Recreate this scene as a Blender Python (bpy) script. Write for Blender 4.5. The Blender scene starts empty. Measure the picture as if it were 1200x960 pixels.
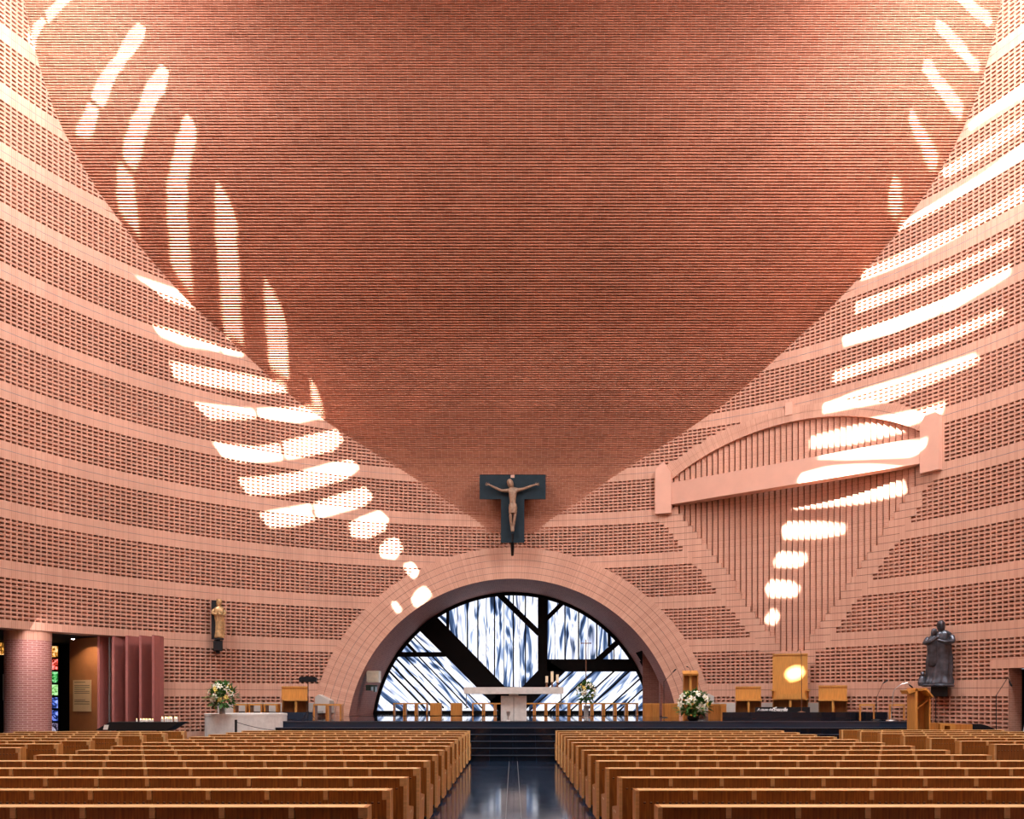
import bpy, math, random
from math import sin, cos, pi, sqrt, atan2, radians, asin, floor, hypot
from mathutils import Vector, Matrix
from mathutils.geometry import delaunay_2d_cdt
random.seed(7)
sc = bpy.context.scene
COL = sc.collection
F, CX, HY, EYE = 970.0, 601.0, 819.0, 1.6
RW, CY = 14.65, 16.0            # radius of the round nave and its centre (0, CY)

def at(px, py, Y):
    return Vector(((px - CX) * Y / F, Y, EYE + (HY - py) * Y / F))
def X(px, Y): return (px - CX) * Y / F
def Zz(py, Y): return EYE + (HY - py) * Y / F

# ------------------------------------------------------------------ materials
MATS = {}
def _new(name):
    m = bpy.data.materials.new(name); m.use_nodes = True
    nt = m.node_tree; nt.nodes.clear()
    out = nt.nodes.new('ShaderNodeOutputMaterial'); b = nt.nodes.new('ShaderNodeBsdfPrincipled')
    nt.links.new(b.outputs[0], out.inputs[0]); MATS[name] = m
    return m, nt, b
def rgba(c): return (c[0], c[1], c[2], 1)
def plain(name, c, rough=.6, metal=0, var=.12, scale=6., spec=.5, stretch=(1, 1, 1)):
    m, nt, b = _new(name)
    tc = nt.nodes.new('ShaderNodeTexCoord'); mp = nt.nodes.new('ShaderNodeMapping')
    mp.inputs['Scale'].default_value = stretch
    nz = nt.nodes.new('ShaderNodeTexNoise'); nz.inputs['Scale'].default_value = scale; nz.inputs['Detail'].default_value = 4
    cr = nt.nodes.new('ShaderNodeValToRGB')
    lo = [max(0, v * (1 - var)) for v in c]; hi = [min(1, v * (1 + var)) for v in c]
    cr.color_ramp.elements[0].position = .3; cr.color_ramp.elements[1].position = .7
    cr.color_ramp.elements[0].color = rgba(lo); cr.color_ramp.elements[1].color = rgba(hi)
    nt.links.new(tc.outputs['Object'], mp.inputs[0]); nt.links.new(mp.outputs[0], nz.inputs['Vector'])
    nt.links.new(nz.outputs[0], cr.inputs[0]); nt.links.new(cr.outputs[0], b.inputs['Base Color'])
    b.inputs['Roughness'].default_value = rough; b.inputs['Metallic'].default_value = metal
    b.inputs['Specular IOR Level'].default_value = spec
    return m
def brick(name, c1, c2, mortar, bw=.225, rh=.0585, ms=.006, swap=False, offset=.5, rough=.75, bias=0.0):
    m, nt, b = _new(name)
    tc = nt.nodes.new('ShaderNodeTexCoord')
    vec = tc.outputs['UV']
    if swap:
        sp = nt.nodes.new('ShaderNodeSeparateXYZ'); cb = nt.nodes.new('ShaderNodeCombineXYZ')
        nt.links.new(vec, sp.inputs[0]); nt.links.new(sp.outputs[0], cb.inputs[1]); nt.links.new(sp.outputs[1], cb.inputs[0])
        vec = cb.outputs[0]
    bt = nt.nodes.new('ShaderNodeTexBrick')
    bt.offset = offset; bt.inputs['Scale'].default_value = 1
    bt.inputs['Brick Width'].default_value = bw; bt.inputs['Row Height'].default_value = rh
    bt.inputs['Mortar Size'].default_value = ms; bt.inputs['Bias'].default_value = bias
    bt.inputs['Color1'].default_value = rgba(c1); bt.inputs['Color2'].default_value = rgba(c2); bt.inputs['Mortar'].default_value = rgba(mortar)
    nt.links.new(vec, bt.inputs['Vector'])
    nz = nt.nodes.new('ShaderNodeTexNoise'); nz.inputs['Scale'].default_value = .5; nz.inputs['Detail'].default_value = 5
    nt.links.new(tc.outputs['Object'], nz.inputs['Vector'])
    mr = nt.nodes.new('ShaderNodeMapRange'); mr.inputs['From Min'].default_value = .3; mr.inputs['From Max'].default_value = .7
    mr.inputs['To Min'].default_value = .9; mr.inputs['To Max'].default_value = 1.08
    nt.links.new(nz.outputs[0], mr.inputs[0])
    mx = nt.nodes.new('ShaderNodeVectorMath'); mx.operation = 'SCALE'
    nt.links.new(bt.outputs['Color'], mx.inputs[0]); nt.links.new(mr.outputs[0], mx.inputs['Scale'])
    nt.links.new(mx.outputs[0], b.inputs['Base Color'])
    b.inputs['Roughness'].default_value = rough; b.inputs['Specular IOR Level'].default_value = .3
    return m
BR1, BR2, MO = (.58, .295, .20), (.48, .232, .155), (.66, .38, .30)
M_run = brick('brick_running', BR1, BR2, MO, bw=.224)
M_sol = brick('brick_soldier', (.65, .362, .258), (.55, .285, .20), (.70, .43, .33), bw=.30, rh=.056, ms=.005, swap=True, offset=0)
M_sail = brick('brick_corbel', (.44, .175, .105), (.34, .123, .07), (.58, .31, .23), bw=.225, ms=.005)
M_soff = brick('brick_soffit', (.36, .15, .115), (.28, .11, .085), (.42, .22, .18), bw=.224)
M_colm = brick('brick_column', (.46, .19, .16), (.38, .14, .12), (.66, .40, .36), bw=.224, ms=.010)
M_groove = plain('dark_joint', (.05, .025, .02), .9)
M_pink = plain('pink_concrete', (.72, .40, .30), .7, var=.05, scale=2)
M_pale = plain('pale_concrete', (.50, .46, .42), .7, var=.08, scale=3)
M_marble = plain('white_stone', (.72, .71, .68), .55, var=.10, scale=9)
M_black = plain('black_paint', (.009, .010, .013), .5, spec=.3)
M_steel = plain('dark_steel', (.006, .006, .007), .5, spec=.15)
M_teal = plain('blue_grey_panel', (.010, .022, .032), .6, var=.15, spec=.2)
M_bronze = plain('weathered_bronze', (.28, .18, .12), .5, metal=.25, var=.25, scale=12)
M_dbronze = plain('dark_bronze', (.075, .08, .10), .36, metal=.5, var=.6, scale=5)
M_gilt = plain('gilded_wood', (.50, .32, .15), .42, metal=.35, var=.4, scale=10)
M_wax = plain('wax', (.85, .74, .52), .5, var=.04)
M_leaf = plain('leaf', (.06, .19, .035), .5, var=.5, scale=20)
M_petal = plain('white_petal', (.85, .85, .74), .5, var=.08, scale=20)
M_yell = plain('yellow_petal', (.78, .62, .16), .5, var=.2, scale=20)
M_grey = plain('grey_metal', (.35, .36, .36), .35, metal=.6)
M_vase = plain('grey_ceramic', (.30, .30, .30), .4)
M_brnmet = plain('brown_metal', (.20, .09, .05), .4, metal=.5)
M_silver = plain('silver', (.6, .6, .6), .3, metal=.8)
M_red = plain('red_plaster', (.36, .12, .105), .7, var=.06)
M_ora = plain('orange_plaster', (.42, .16, .06), .45, var=.15, scale=2)
M_paper = plain('paper', (.72, .50, .28), .8, var=.03)
M_ink = plain('ink', (.08, .05, .04), .8)
M_beige = plain('beige_enamel', (.62, .56, .44), .4, var=.12, scale=8)
M_green = plain('dark_green_metal', (.03, .06, .055), .35, metal=.3)
M_white = plain('white_paint', (.85, .85, .85), .6)
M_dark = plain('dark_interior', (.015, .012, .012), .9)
def wood(name, c, var=.25, rough=.42, ax=2, sc_=4.):
    st = [14, 14, 14]; st[ax] = .8
    return plain(name, c, rough, 0, var, sc_, .4, tuple(st))
M_back = wood('bench_wood', (.34, .125, .022), .4)
M_seat = wood('bench_lit_pale_wood', (.78, .48, .20), .12, ax=0)  # pale end grain; also paints the light falling on ledges, seats and edges
M_grain = wood('bench_end_grain', (.46, .19, .042), .2)
M_oak = wood('oak', (.58, .27, .065), .18)
M_oak2 = wood('oak_slats', (.50, .20, .045), .2)

def stone_floor(name, c, rough, bump=.0, tile=.6):
    m, nt, b = _new(name)
    tc = nt.nodes.new('ShaderNodeTexCoord')
    bt = nt.nodes.new('ShaderNodeTexBrick'); bt.offset = 0
    bt.inputs['Scale'].default_value = 1; bt.inputs['Brick Width'].default_value = tile; bt.inputs['Row Height'].default_value = tile
    bt.inputs['Mortar Size'].default_value = .003
    bt.inputs['Color1'].default_value = rgba(c); bt.inputs['Color2'].default_value = rgba([v * .8 for v in c]); bt.inputs['Mortar'].default_value = rgba([v * 3 for v in c])
    nt.links.new(tc.outputs['Object'], bt.inputs['Vector']); nt.links.new(bt.outputs['Color'], b.inputs['Base Color'])
    nz = nt.nodes.new('ShaderNodeTexNoise'); nz.inputs['Scale'].default_value = 3; nz.inputs['Detail'].default_value = 6
    mr = nt.nodes.new('ShaderNodeMapRange'); mr.inputs['To Min'].default_value = rough * .6; mr.inputs['To Max'].default_value = rough * 1.4
    nt.links.new(tc.outputs['Object'], nz.inputs['Vector']); nt.links.new(nz.outputs[0], mr.inputs[0]); nt.links.new(mr.outputs[0], b.inputs['Roughness'])
    b.inputs['Specular IOR Level'].default_value = .6
    return m
M_floor = stone_floor('black_floor_stone', (.014, .028, .055), .10)
M_stage = stone_floor('black_stage_stone', (.006, .011, .020), .05)
M_sheen = plain('stone_edge_sheen', (.05, .065, .09), .4)  # lighter strip colour paints the reflection along the step edges

def emit(name, c, s):
    m = bpy.data.materials.new(name); m.use_nodes = True; nt = m.node_tree; nt.nodes.clear()
    o = nt.nodes.new('ShaderNodeOutputMaterial'); e = nt.nodes.new('ShaderNodeEmission')
    e.inputs[0].default_value = rgba(c); e.inputs[1].default_value = s; nt.links.new(e.outputs[0], o.inputs[0]); return m
def streak_glass(name, ang, strength):
    """daylit art glass: white with soft blue grey streaks running along one direction"""
    m = bpy.data.materials.new(name); m.use_nodes = True; nt = m.node_tree; nt.nodes.clear()
    o = nt.nodes.new('ShaderNodeOutputMaterial'); e = nt.nodes.new('ShaderNodeEmission')
    tc = nt.nodes.new('ShaderNodeTexCoord')
    mp = nt.nodes.new('ShaderNodeMapping'); mp.inputs['Rotation'].default_value = (0, ang, 0)
    mp2 = nt.nodes.new('ShaderNodeMapping'); mp2.inputs['Scale'].default_value = (2.6, 1, .36)
    nt.links.new(tc.outputs['Object'], mp.inputs[0]); nt.links.new(mp.outputs[0], mp2.inputs[0])
    n1 = nt.nodes.new('ShaderNodeTexNoise'); n1.inputs['Scale'].default_value = 1.15; n1.inputs['Detail'].default_value = 2.5
    n1.inputs['Distortion'].default_value = .9; n1.inputs['Roughness'].default_value = .55
    nt.links.new(mp2.outputs[0], n1.inputs['Vector'])
    cr = nt.nodes.new('ShaderNodeValToRGB'); el = cr.color_ramp.elements
    el[0].position = .33; el[0].color = (.015, .025, .055, 1)
    el[1].position = .60; el[1].color = (.95, .96, 1, 1)
    for p, c in ((.40, (.05, .09, .19, 1)), (.445, (.30, .38, .58, 1)), (.475, (.80, .84, .97, 1)), (.52, (1, 1, 1, 1)), (.56, (.50, .52, .72, 1)), (.64, (.50, .55, .75, 1)), (.70, (.03, .05, .10, 1))):
        q = el.new(p); q.color = c
    nt.links.new(n1.outputs[0], cr.inputs[0]); nt.links.new(cr.outputs[0], e.inputs[0]); e.inputs[1].default_value = strength
    nt.links.new(e.outputs[0], o.inputs[0]); return m
GS = .95
M_gV = streak_glass('streaked_glass_vertical', 0, GS)
M_gL = streak_glass('streaked_glass_falling', radians(45), GS)
M_gR = streak_glass('streaked_glass_rising', radians(-45), GS)
M_bulb = emit('lit_bulb', (1, .93, .8), 25)
M_flame = emit('candle_flame', (1, .62, .25), 6)

# ------------------------------------------------------------------ mesh helpers
class MB:
    def __init__(s): s.v = []; s.f = []; s.m = []; s.uv = []
    def quad(s, pts, mi=0, uv=None):
        n = len(s.v); s.v += [tuple(p) for p in pts]; s.f.append(tuple(range(n, n + len(pts)))); s.m.append(mi)
        s.uv += list(uv) if uv else [(p[0] + p[1], p[2]) for p in pts]
    def box(s, x0, x1, y0, y1, z0, z1, mi=0, M=None):
        c = [Vector((x, y, z)) for z in (z0, z1) for y in (y0, y1) for x in (x0, x1)]
        if M is not None: c = [M @ p for p in c]
        for a in ((0, 2, 3, 1), (4, 5, 7, 6), (0, 1, 5, 4), (1, 3, 7, 5), (3, 2, 6, 7), (2, 0, 4, 6)):
            s.quad([c[i] for i in a], mi)
    def prism(s, poly, y0, y1, mi=0, axis='y', M=None):
        """poly in two axes, extruded along the third"""
        def P(a, b, t):
            p = Vector((a, t, b)) if axis == 'y' else Vector((t, a, b)) if axis == 'x' else Vector((a, b, t))
            return M @ p if M is not None else p
        n = len(poly)
        s.quad([P(a, b, y0) for a, b in poly], mi); s.quad([P(a, b, y1) for a, b in reversed(poly)], mi)
        for i in range(n):
            a, b = poly[i]; c, d = poly[(i + 1) % n]
            s.quad([P(a, b, y0), P(a, b, y1), P(c, d, y1), P(c, d, y0)], mi)
    def tube(s, pts, r, n=8, mi=0, caps=True):
        pts = [Vector(p) for p in pts]; rs = r if isinstance(r, (list, tuple)) else [r] * len(pts)
        rings = []
        for i, p in enumerate(pts):
            d = (pts[min(i + 1, len(pts) - 1)] - pts[max(i - 1, 0)]).normalized()
            u = d.cross(Vector((0, 0, 1)) if abs(d.z) < .9 else Vector((1, 0, 0))).normalized(); w = d.cross(u)
            rings.append([p + (u * cos(2 * pi * k / n) + w * sin(2 * pi * k / n)) * rs[i] for k in range(n)])
        for i in range(len(rings) - 1):
            for k in range(n):
                s.quad([rings[i][k], rings[i][(k + 1) % n], rings[i + 1][(k + 1) % n], rings[i + 1][k]], mi)
        if caps: s.quad(rings[0][::-1], mi); s.quad(rings[-1], mi)
    def lathe(s, prof, c=(0, 0, 0), n=24, mi=0, uvs=False):
        c = Vector(c)
        for i in range(len(prof) - 1):
            (r0, z0), (r1, z1) = prof[i], prof[i + 1]
            for k in range(n):
                a, b = 2 * pi * k / n, 2 * pi * (k + 1) / n
                uv = [(a * r0, z0), (b * r0, z0), (b * r0, z1), (a * r0, z1)] if uvs else None
                s.quad([c + Vector((r0 * cos(a), r0 * sin(a), z0)), c + Vector((r0 * cos(b), r0 * sin(b), z0)),
                        c + Vector((r1 * cos(b), r1 * sin(b), z1)), c + Vector((r1 * cos(a), r1 * sin(a), z1))], mi, uv)
    def loft(s, rings, mi=0):
        for i in range(len(rings) - 1):
            n = len(rings[i])
            for k in range(n):
                s.quad([rings[i][k], rings[i][(k + 1) % n], rings[i + 1][(k + 1) % n], rings[i + 1][k]], mi)
        s.quad(rings[0][::-1], mi); s.quad(rings[-1], mi)
    def build(s, name, mats, parent=None, smooth=False, weld=False, loc=None):
        me = bpy.data.meshes.new(name); me.from_pydata(s.v, [], s.f)
        ul = me.uv_layers.new(name='UVMap')
        ul.data.foreach_set('uv', [c for p in s.uv for c in p])
        for m in (mats if isinstance(mats, (list, tuple)) else [mats]): me.materials.append(m)
        me.polygons.foreach_set('material_index', s.m)
        if smooth: me.polygons.foreach_set('use_smooth', [True] * len(s.f))
        if weld:
            import bmesh
            bm = bmesh.new(); bm.from_mesh(me); bmesh.ops.remove_doubles(bm, verts=bm.verts, dist=1e-4)
            bmesh.ops.recalc_face_normals(bm, faces=bm.faces); bm.to_mesh(me); bm.free()
        me.update()
        o = bpy.data.objects.new(name, me); COL.objects.link(o)
        if loc: o.location = loc
        if parent is not None: o.parent = parent
        return o
def thing(name, label, cat, loc=(0, 0, 0), rz=0, group=None):
    o = bpy.data.objects.new(name, None); COL.objects.link(o); o.location = loc; o.rotation_euler = (0, 0, rz); o.empty_display_size = .2
    o['label'] = label; o['category'] = cat
    if group: o['group'] = group
    return o
def tag(o, label, cat, group=None):
    o['label'] = label; o['category'] = cat
    if group: o['group'] = group
    return o
def struct(o): o['kind'] = 'structure'; return o

def bevel(o, w=.004, seg=1):
    md = o.modifiers.new('Bevel', 'BEVEL'); md.width = w; md.segments = seg; md.limit_method = 'ANGLE'; return o

# ------------------------------------------------------------------ camera
cd = bpy.data.cameras.new('camera'); cam = bpy.data.objects.new('camera', cd); COL.objects.link(cam)
cam.location = (0, 0, EYE); cam.rotation_euler = (pi / 2, 0, 0)
cd.sensor_width = 36; cd.lens = F / 1200 * 36; cd.shift_x = -(CX - 600) / 1200; cd.shift_y = (HY - 480) / 1200
cd.clip_start = .05; cd.clip_end = 200; sc.camera = cam

# ------------------------------------------------------------------ geometry of the room
def cyl(th, r=RW, z=0): return Vector((r * sin(th), CY + r * cos(th), z))
def hit(px, r=RW):
    u = px - CX; a = u * u + F * F; b = -2 * F * CY; c = CY * CY - r * r
    t = (-b + sqrt(b * b - 4 * a * c)) / 2 / a
    return u * t, F * t
def th_of(px, r=RW):
    x, y = hit(px, r); return atan2(x, y - CY)
def sz(px, py):                      # pixel on the round wall -> (arc length, height)
    x, y = hit(px); return RW * atan2(x, y - CY), EYE + (HY - py) * y / F
def roof_z(y): return 11 + .7 * (y - 1)
PROF = [(6.0, 30.68), (7.3, 30.66), (8.0, 30.62), (8.5, 30.56), (9.2, 30.38), (9.65, 30.23), (10.05, 30.05), (10.5, 29.8), (11.0, 29.42), (12.0, 28.58),
        (13.1, 27.65), (13.65, 27.15), (14.2, 26.5), (14.9, 25.78), (15.75, 24.92), (16.5, 24.2), (17.1, 23.72), (17.95, 23.15), (18.9, 22.78),
        (19.5, 22.58), (20.5, 22.36), (21.5, 22.25), (24, 22.2), (28, 22.2)]
def ys0(z):
    for (a, b), (c, d) in zip(PROF, PROF[1:]):
        if z <= c: return b + (d - b) * (z - a) / (c - a)
    return PROF[-1][1]
def ysail(z): return sum(ys0(z + k * .15) for k in range(-3, 4)) / 7

# sail: corbelled courses stepping out over the choir
def make_sail():
    b = MB(); h = .0587; z = 6.9; py = None
    while z < 26.5:
        y = ysail(z + h)
        xw = lambda yy: sqrt(max(0, (RW + .12) ** 2 - (yy - CY) ** 2))
        x = xw(y)
        if y < CY + RW - .02:
            jit = random.uniform(-.004, .004); y += jit
            uo = random.choice((0, .1125)) + random.random() * .01 + 20
            vo = floor(z / .0585) * .0585
            hf = .042; rk = y + .07
            U = lambda v0, v1: [(-x + uo, vo + v0), (x + uo, vo + v0), (x + uo, vo + v1), (-x + uo, vo + v1)]
            b.quad([(-x, y, z), (x, y, z), (x, y, z + hf), (-x, y, z + hf)], 0, U(.004, .056))
            yb = max(rk, (py if py is not None else y) + .07)
            b.quad([(-x, yb, z), (x, yb, z), (x, y, z), (-x, y, z)], 0, U(.02, .04))
            b.quad([(-x, y, z + hf), (x, y, z + hf), (x, rk, z + hf), (-x, rk, z + hf)], 0, U(.02, .04))
            b.quad([(-x, rk, z + hf), (x, rk, z + hf), (x, rk, z + h), (-x, rk, z + h)], 0, U(.02, .04))
            py = y
        z += h
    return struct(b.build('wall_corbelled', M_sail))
make_sail()

# ---- niche with the pink beam (on the right) described on the unrolled wall
A_in = [sz(*p) for p in ((787, 560), (820, 535), (860, 517), (920, 497), (973, 487), (1027, 488), (1060, 493), (1082, 499))]
def circ3(p, q, r):
    (x1, y1), (x2, y2), (x3, y3) = p, q, r
    d = 2 * (x1 * (y2 - y3) + x2 * (y3 - y1) + x3 * (y1 - y2))
    ux = ((x1**2 + y1**2) * (y2 - y3) + (x2**2 + y2**2) * (y3 - y1) + (x3**2 + y3**2) * (y1 - y2)) / d
    uy = ((x1**2 + y1**2) * (x3 - x2) + (x2**2 + y2**2) * (x1 - x3) + (x3**2 + y3**2) * (x2 - x1)) / d
    return ux, uy, hypot(x1 - ux, y1 - uy)
sL = sz(787, 560)[0]; sR = sz(1082, 520)[0]; sM = (sL + sR) / 2
zsp = 9.42
NU, NV, NR = circ3((sL, zsp), (sM, sz(930, 494)[1]), (sR, zsp))
pl0 = sz(792, 602); pl1 = sz(919, 762); pr0 = sz(1082, 545); pr1 = sz(943, 762)
zV0 = (pl1[1] + pr1[1]) / 2; zV1 = (pl0[1] + pr0[1]) / 2
wv0 = (pr1[0] - pl1[0]) / 2; sB = (pl1[0] + pr1[0]) / 2
def nich(z):
    """left and right edge of the V recess at height z"""
    t = (z - zV0) / (zV1 - zV0); t = max(0, min(1, t))
    return (sB - wv0) + (sL + .12 - sB + wv0) * t, (sB + wv0) + (sR - .05 - sB - wv0) * t
QS = .2243
def nich_q(z):
    k = floor((z - zV0) / QS); return nich(zV0 + k * QS + QS * .5)
D_NICHE = .30
TH_CH = th_of(190)                       # right jamb of the side chapel opening
TH_DR = th_of(1182)                      # left jamb of the doorway on the right
ZCH = 3.462; ZDR = 2.40

def classify(th, z0, z1):
    """'skip', 'solid' (upright bricks), 'hole' for one cell of the perforated wall"""
    z = (z0 + z1) / 2; s = RW * th; p = cyl(th)
    if z > 7 and p.y > ysail(z) + .16 and z < 27: return 'skip'
    if hypot(p.x, z - .16) < 6.75 and p.y > CY: return 'skip'
    if th < TH_CH and z < ZCH: return 'open'
    if th > TH_DR and th < TH_DR + .12 and z < ZDR: return 'open'
    if th > TH_DR - .03 and th < TH_DR + .15 and ZDR < z < ZDR + .24: return 'solid'
    if th > TH_DR - .02 and th < TH_DR and z < ZDR - .0: return 'hole'
    # recess
    if zV0 < z < 8.35:
        a, b = nich_q(z)
        if a < s < b: return 'niche'
        if a - .78 < s < b + .62: return 'border'
    if z <= zV0 and z > zV0 - .5 and sB - .62 < s < sB + .75: return 'border'
    if z <= zV0 - .5 and z > 2.0 and sB - .42 < s < sB + .5: return 'border'
    if z >= 8.35 and sL - .05 < s < sR + .05:
        r = hypot(s - NU, z - NV)
        if r < NR + .06: return 'niche'
        if r < NR + .5: return 'solid'
    if 8.2 < z < 10.0 and (sL - .62 < s < sL or sR < s < sR + .6): return 'solid'
    return 'hole'

def make_wall():
    strips = []
    for k in range(-1, 16):
        zk = 1.898 + 1.57 * k
        strips += [(zk - .23, zk - .006, 's'), (zk - .006, zk + .006, 'g'), (zk + .006, zk + .23, 's')]
        zc = zk + .23
        for i in range(19):
            hh = .0590 if i % 2 == 0 else .05778
            strips.append((zc, zc + hh, 'h' if i % 2 == 0 else 'c')); zc += hh
    W = .168; dth = W / RW; ncol = 134
    hw = .130 / RW / 2
    dep = .18
    b = MB()
    grid = {}
    for ci in range(-ncol, ncol):
        th = (ci + .5) * dth
        for si, (z0, z1, t) in enumerate(strips):
            grid[ci, si] = classify(th, z0, z1) if z1 > 0 else 'skip'
    for ci in range(-ncol, ncol):
        t0 = ci * dth; t1 = t0 + dth; tc = t0 + dth / 2
        for si, (z0, z1, t) in enumerate(strips):
            if z1 <= 0: continue
            z0 = max(z0, 0)
            g = grid[ci, si]
            if g in ('skip', 'niche', 'open'):
                # reveals of the recess and the openings
                if g in ('niche', 'open'):
                    D = D_NICHE if g == 'niche' else .55
                    for dc, tt in ((-1, t0), (1, t1)):
                        if grid.get((ci + dc, si)) not in (g, 'skip', None):
                            q = [cyl(tt, RW, z0), cyl(tt, RW + D, z0), cyl(tt, RW + D, z1), cyl(tt, RW, z1)]
                            b.quad(q, 0, [(0, z0), (D, z0), (D, z1), (0, z1)])
                    for ds, zz in ((-1, z0), (1, z1)):
                        if grid.get((ci, si + ds)) not in (g, 'skip', None):
                            b.quad([cyl(t0, RW, zz), cyl(t1, RW, zz), cyl(t1, RW + D, zz), cyl(t0, RW + D, zz)], 0, [(s_, v_) for s_, v_ in ((0, 0), (W, 0), (W, D), (0, D))])
                continue
            u0, u1 = ci * W + 40, (ci + 1) * W + 40
            def face(a, c, r=RW, mi=0, v0=z0, v1=z1):
                b.quad([cyl(a, r, z0), cyl(c, r, z0), cyl(c, r, z1), cyl(a, r, z1)], mi, [(a * RW + 40, v0), (c * RW + 40, v0), (c * RW + 40, v1), (a * RW + 40, v1)])
            if t == 's' and g != 'border':
                face(t0, t1, RW, 1, .02, .26)
            elif t == 'g' and g != 'border':
                face(t0, t1, RW + .02, 2)
            elif g == 'border' or g == 'solid':
                q = (z0 - zV0) / QS if g == 'border' else (z0 - ZDR) / QS
                v0 = (q - floor(q + 1e-6)) * .25 + .02
                # each block of upright bricks has a thin open joint above it
                gap = g == 'border' and (q - floor(q)) > .80 and t != 's'
                face(t0, t1, RW, 1, .03 + .2 * (v0 % .25), .05 + .2 * (v0 % .25))
                if g == 'border' and (floor((z1 - zV0) / QS) > floor((z0 - zV0) / QS)):
                    zg = zV0 + floor((z1 - zV0) / QS) * QS
                    b.quad([cyl(t0, RW - .003, zg - .006), cyl(t1, RW - .003, zg - .006), cyl(t1, RW - .003, zg + .006), cyl(t0, RW - .003, zg + .006)], 2)
            elif t == 'h':
                face(t0, tc - hw); face(tc + hw, t1)
                a, c = tc - hw, tc + hw; R2 = RW + dep; a2, c2 = tc - hw * .45, tc + hw * .45
                b.quad([cyl(a2, R2, z0), cyl(c2, R2, z0), cyl(c2, R2, z1), cyl(a2, R2, z1)], 0, [(u0, z0), (u0 + .1, z0), (u0 + .1, z1), (u0, z1)])
                b.quad([cyl(a, RW, z0), cyl(c, RW, z0), cyl(c2, R2, z0), cyl(a2, R2, z0)], 0, [(u0, z0 - .03)] * 4)
                b.quad([cyl(a, RW, z1), cyl(c, RW, z1), cyl(c2, R2, z1), cyl(a2, R2, z1)], 0, [(u0, z0 - .03)] * 4)
                b.quad([cyl(a, RW, z0), cyl(a2, R2, z0), cyl(a2, R2, z1), cyl(a, RW, z1)], 0, [(u0, z0), (u0 + .1, z0), (u0 + .1, z1), (u0, z1)])
                b.quad([cyl(c, RW, z0), cyl(c2, R2, z0), cyl(c2, R2, z1), cyl(c, RW, z1)], 0, [(u0, z0), (u0 + .1, z0), (u0 + .1, z1), (u0, z1)])
            else:
                face(t0, t1)
    # plain brick round the rest of the nave, open only behind the camera
    tmax = ncol * dth
    for sg in (-1, 1):
        n = 24
        for i in range(n):
            a = tmax + (radians(163) - tmax) * i / n; c = tmax + (radians(163) - tmax) * (i + 1) / n
            ta, tc_ = roof_z(cyl(a).y), roof_z(cyl(c).y)
            b.quad([cyl(sg * a, RW, 0), cyl(sg * c, RW, 0), cyl(sg * c, RW, tc_), cyl(sg * a, RW, ta)], 0, [(a * RW + 80, 0), (c * RW + 80, 0), (c * RW + 80, tc_), (a * RW + 80, ta)])
    for i in range(6):
        a = radians(163 + 34 * i / 6); c = radians(163 + 34 * (i + 1) / 6)
        b.quad([cyl(a, RW, 5), cyl(c, RW, 5), cyl(c, RW, roof_z(cyl(c).y)), cyl(a, RW, roof_z(cyl(a).y))], 0, [(a * RW + 80, 5), (c * RW + 80, 5), (c * RW + 80, 11), (a * RW + 80, 11)])
    return struct(b.build('wall_nave', [M_run, M_sol, M_groove]))
make_wall()
b = MB(); x, y0, y1, h = 4.6, -6.5, 1.95, 5.2      # entrance porch behind the camera
b.box(-x - .2, -x, y0, y1, 0, h); b.box(x, x + .2, y0, y1, 0, h); b.box(-x, x, y0 - .2, y0, 0, h); b.box(-x - .2, x + .2, y0 - .2, y1, h, h + .2)
struct(b.build('wall_porch', M_run))

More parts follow.
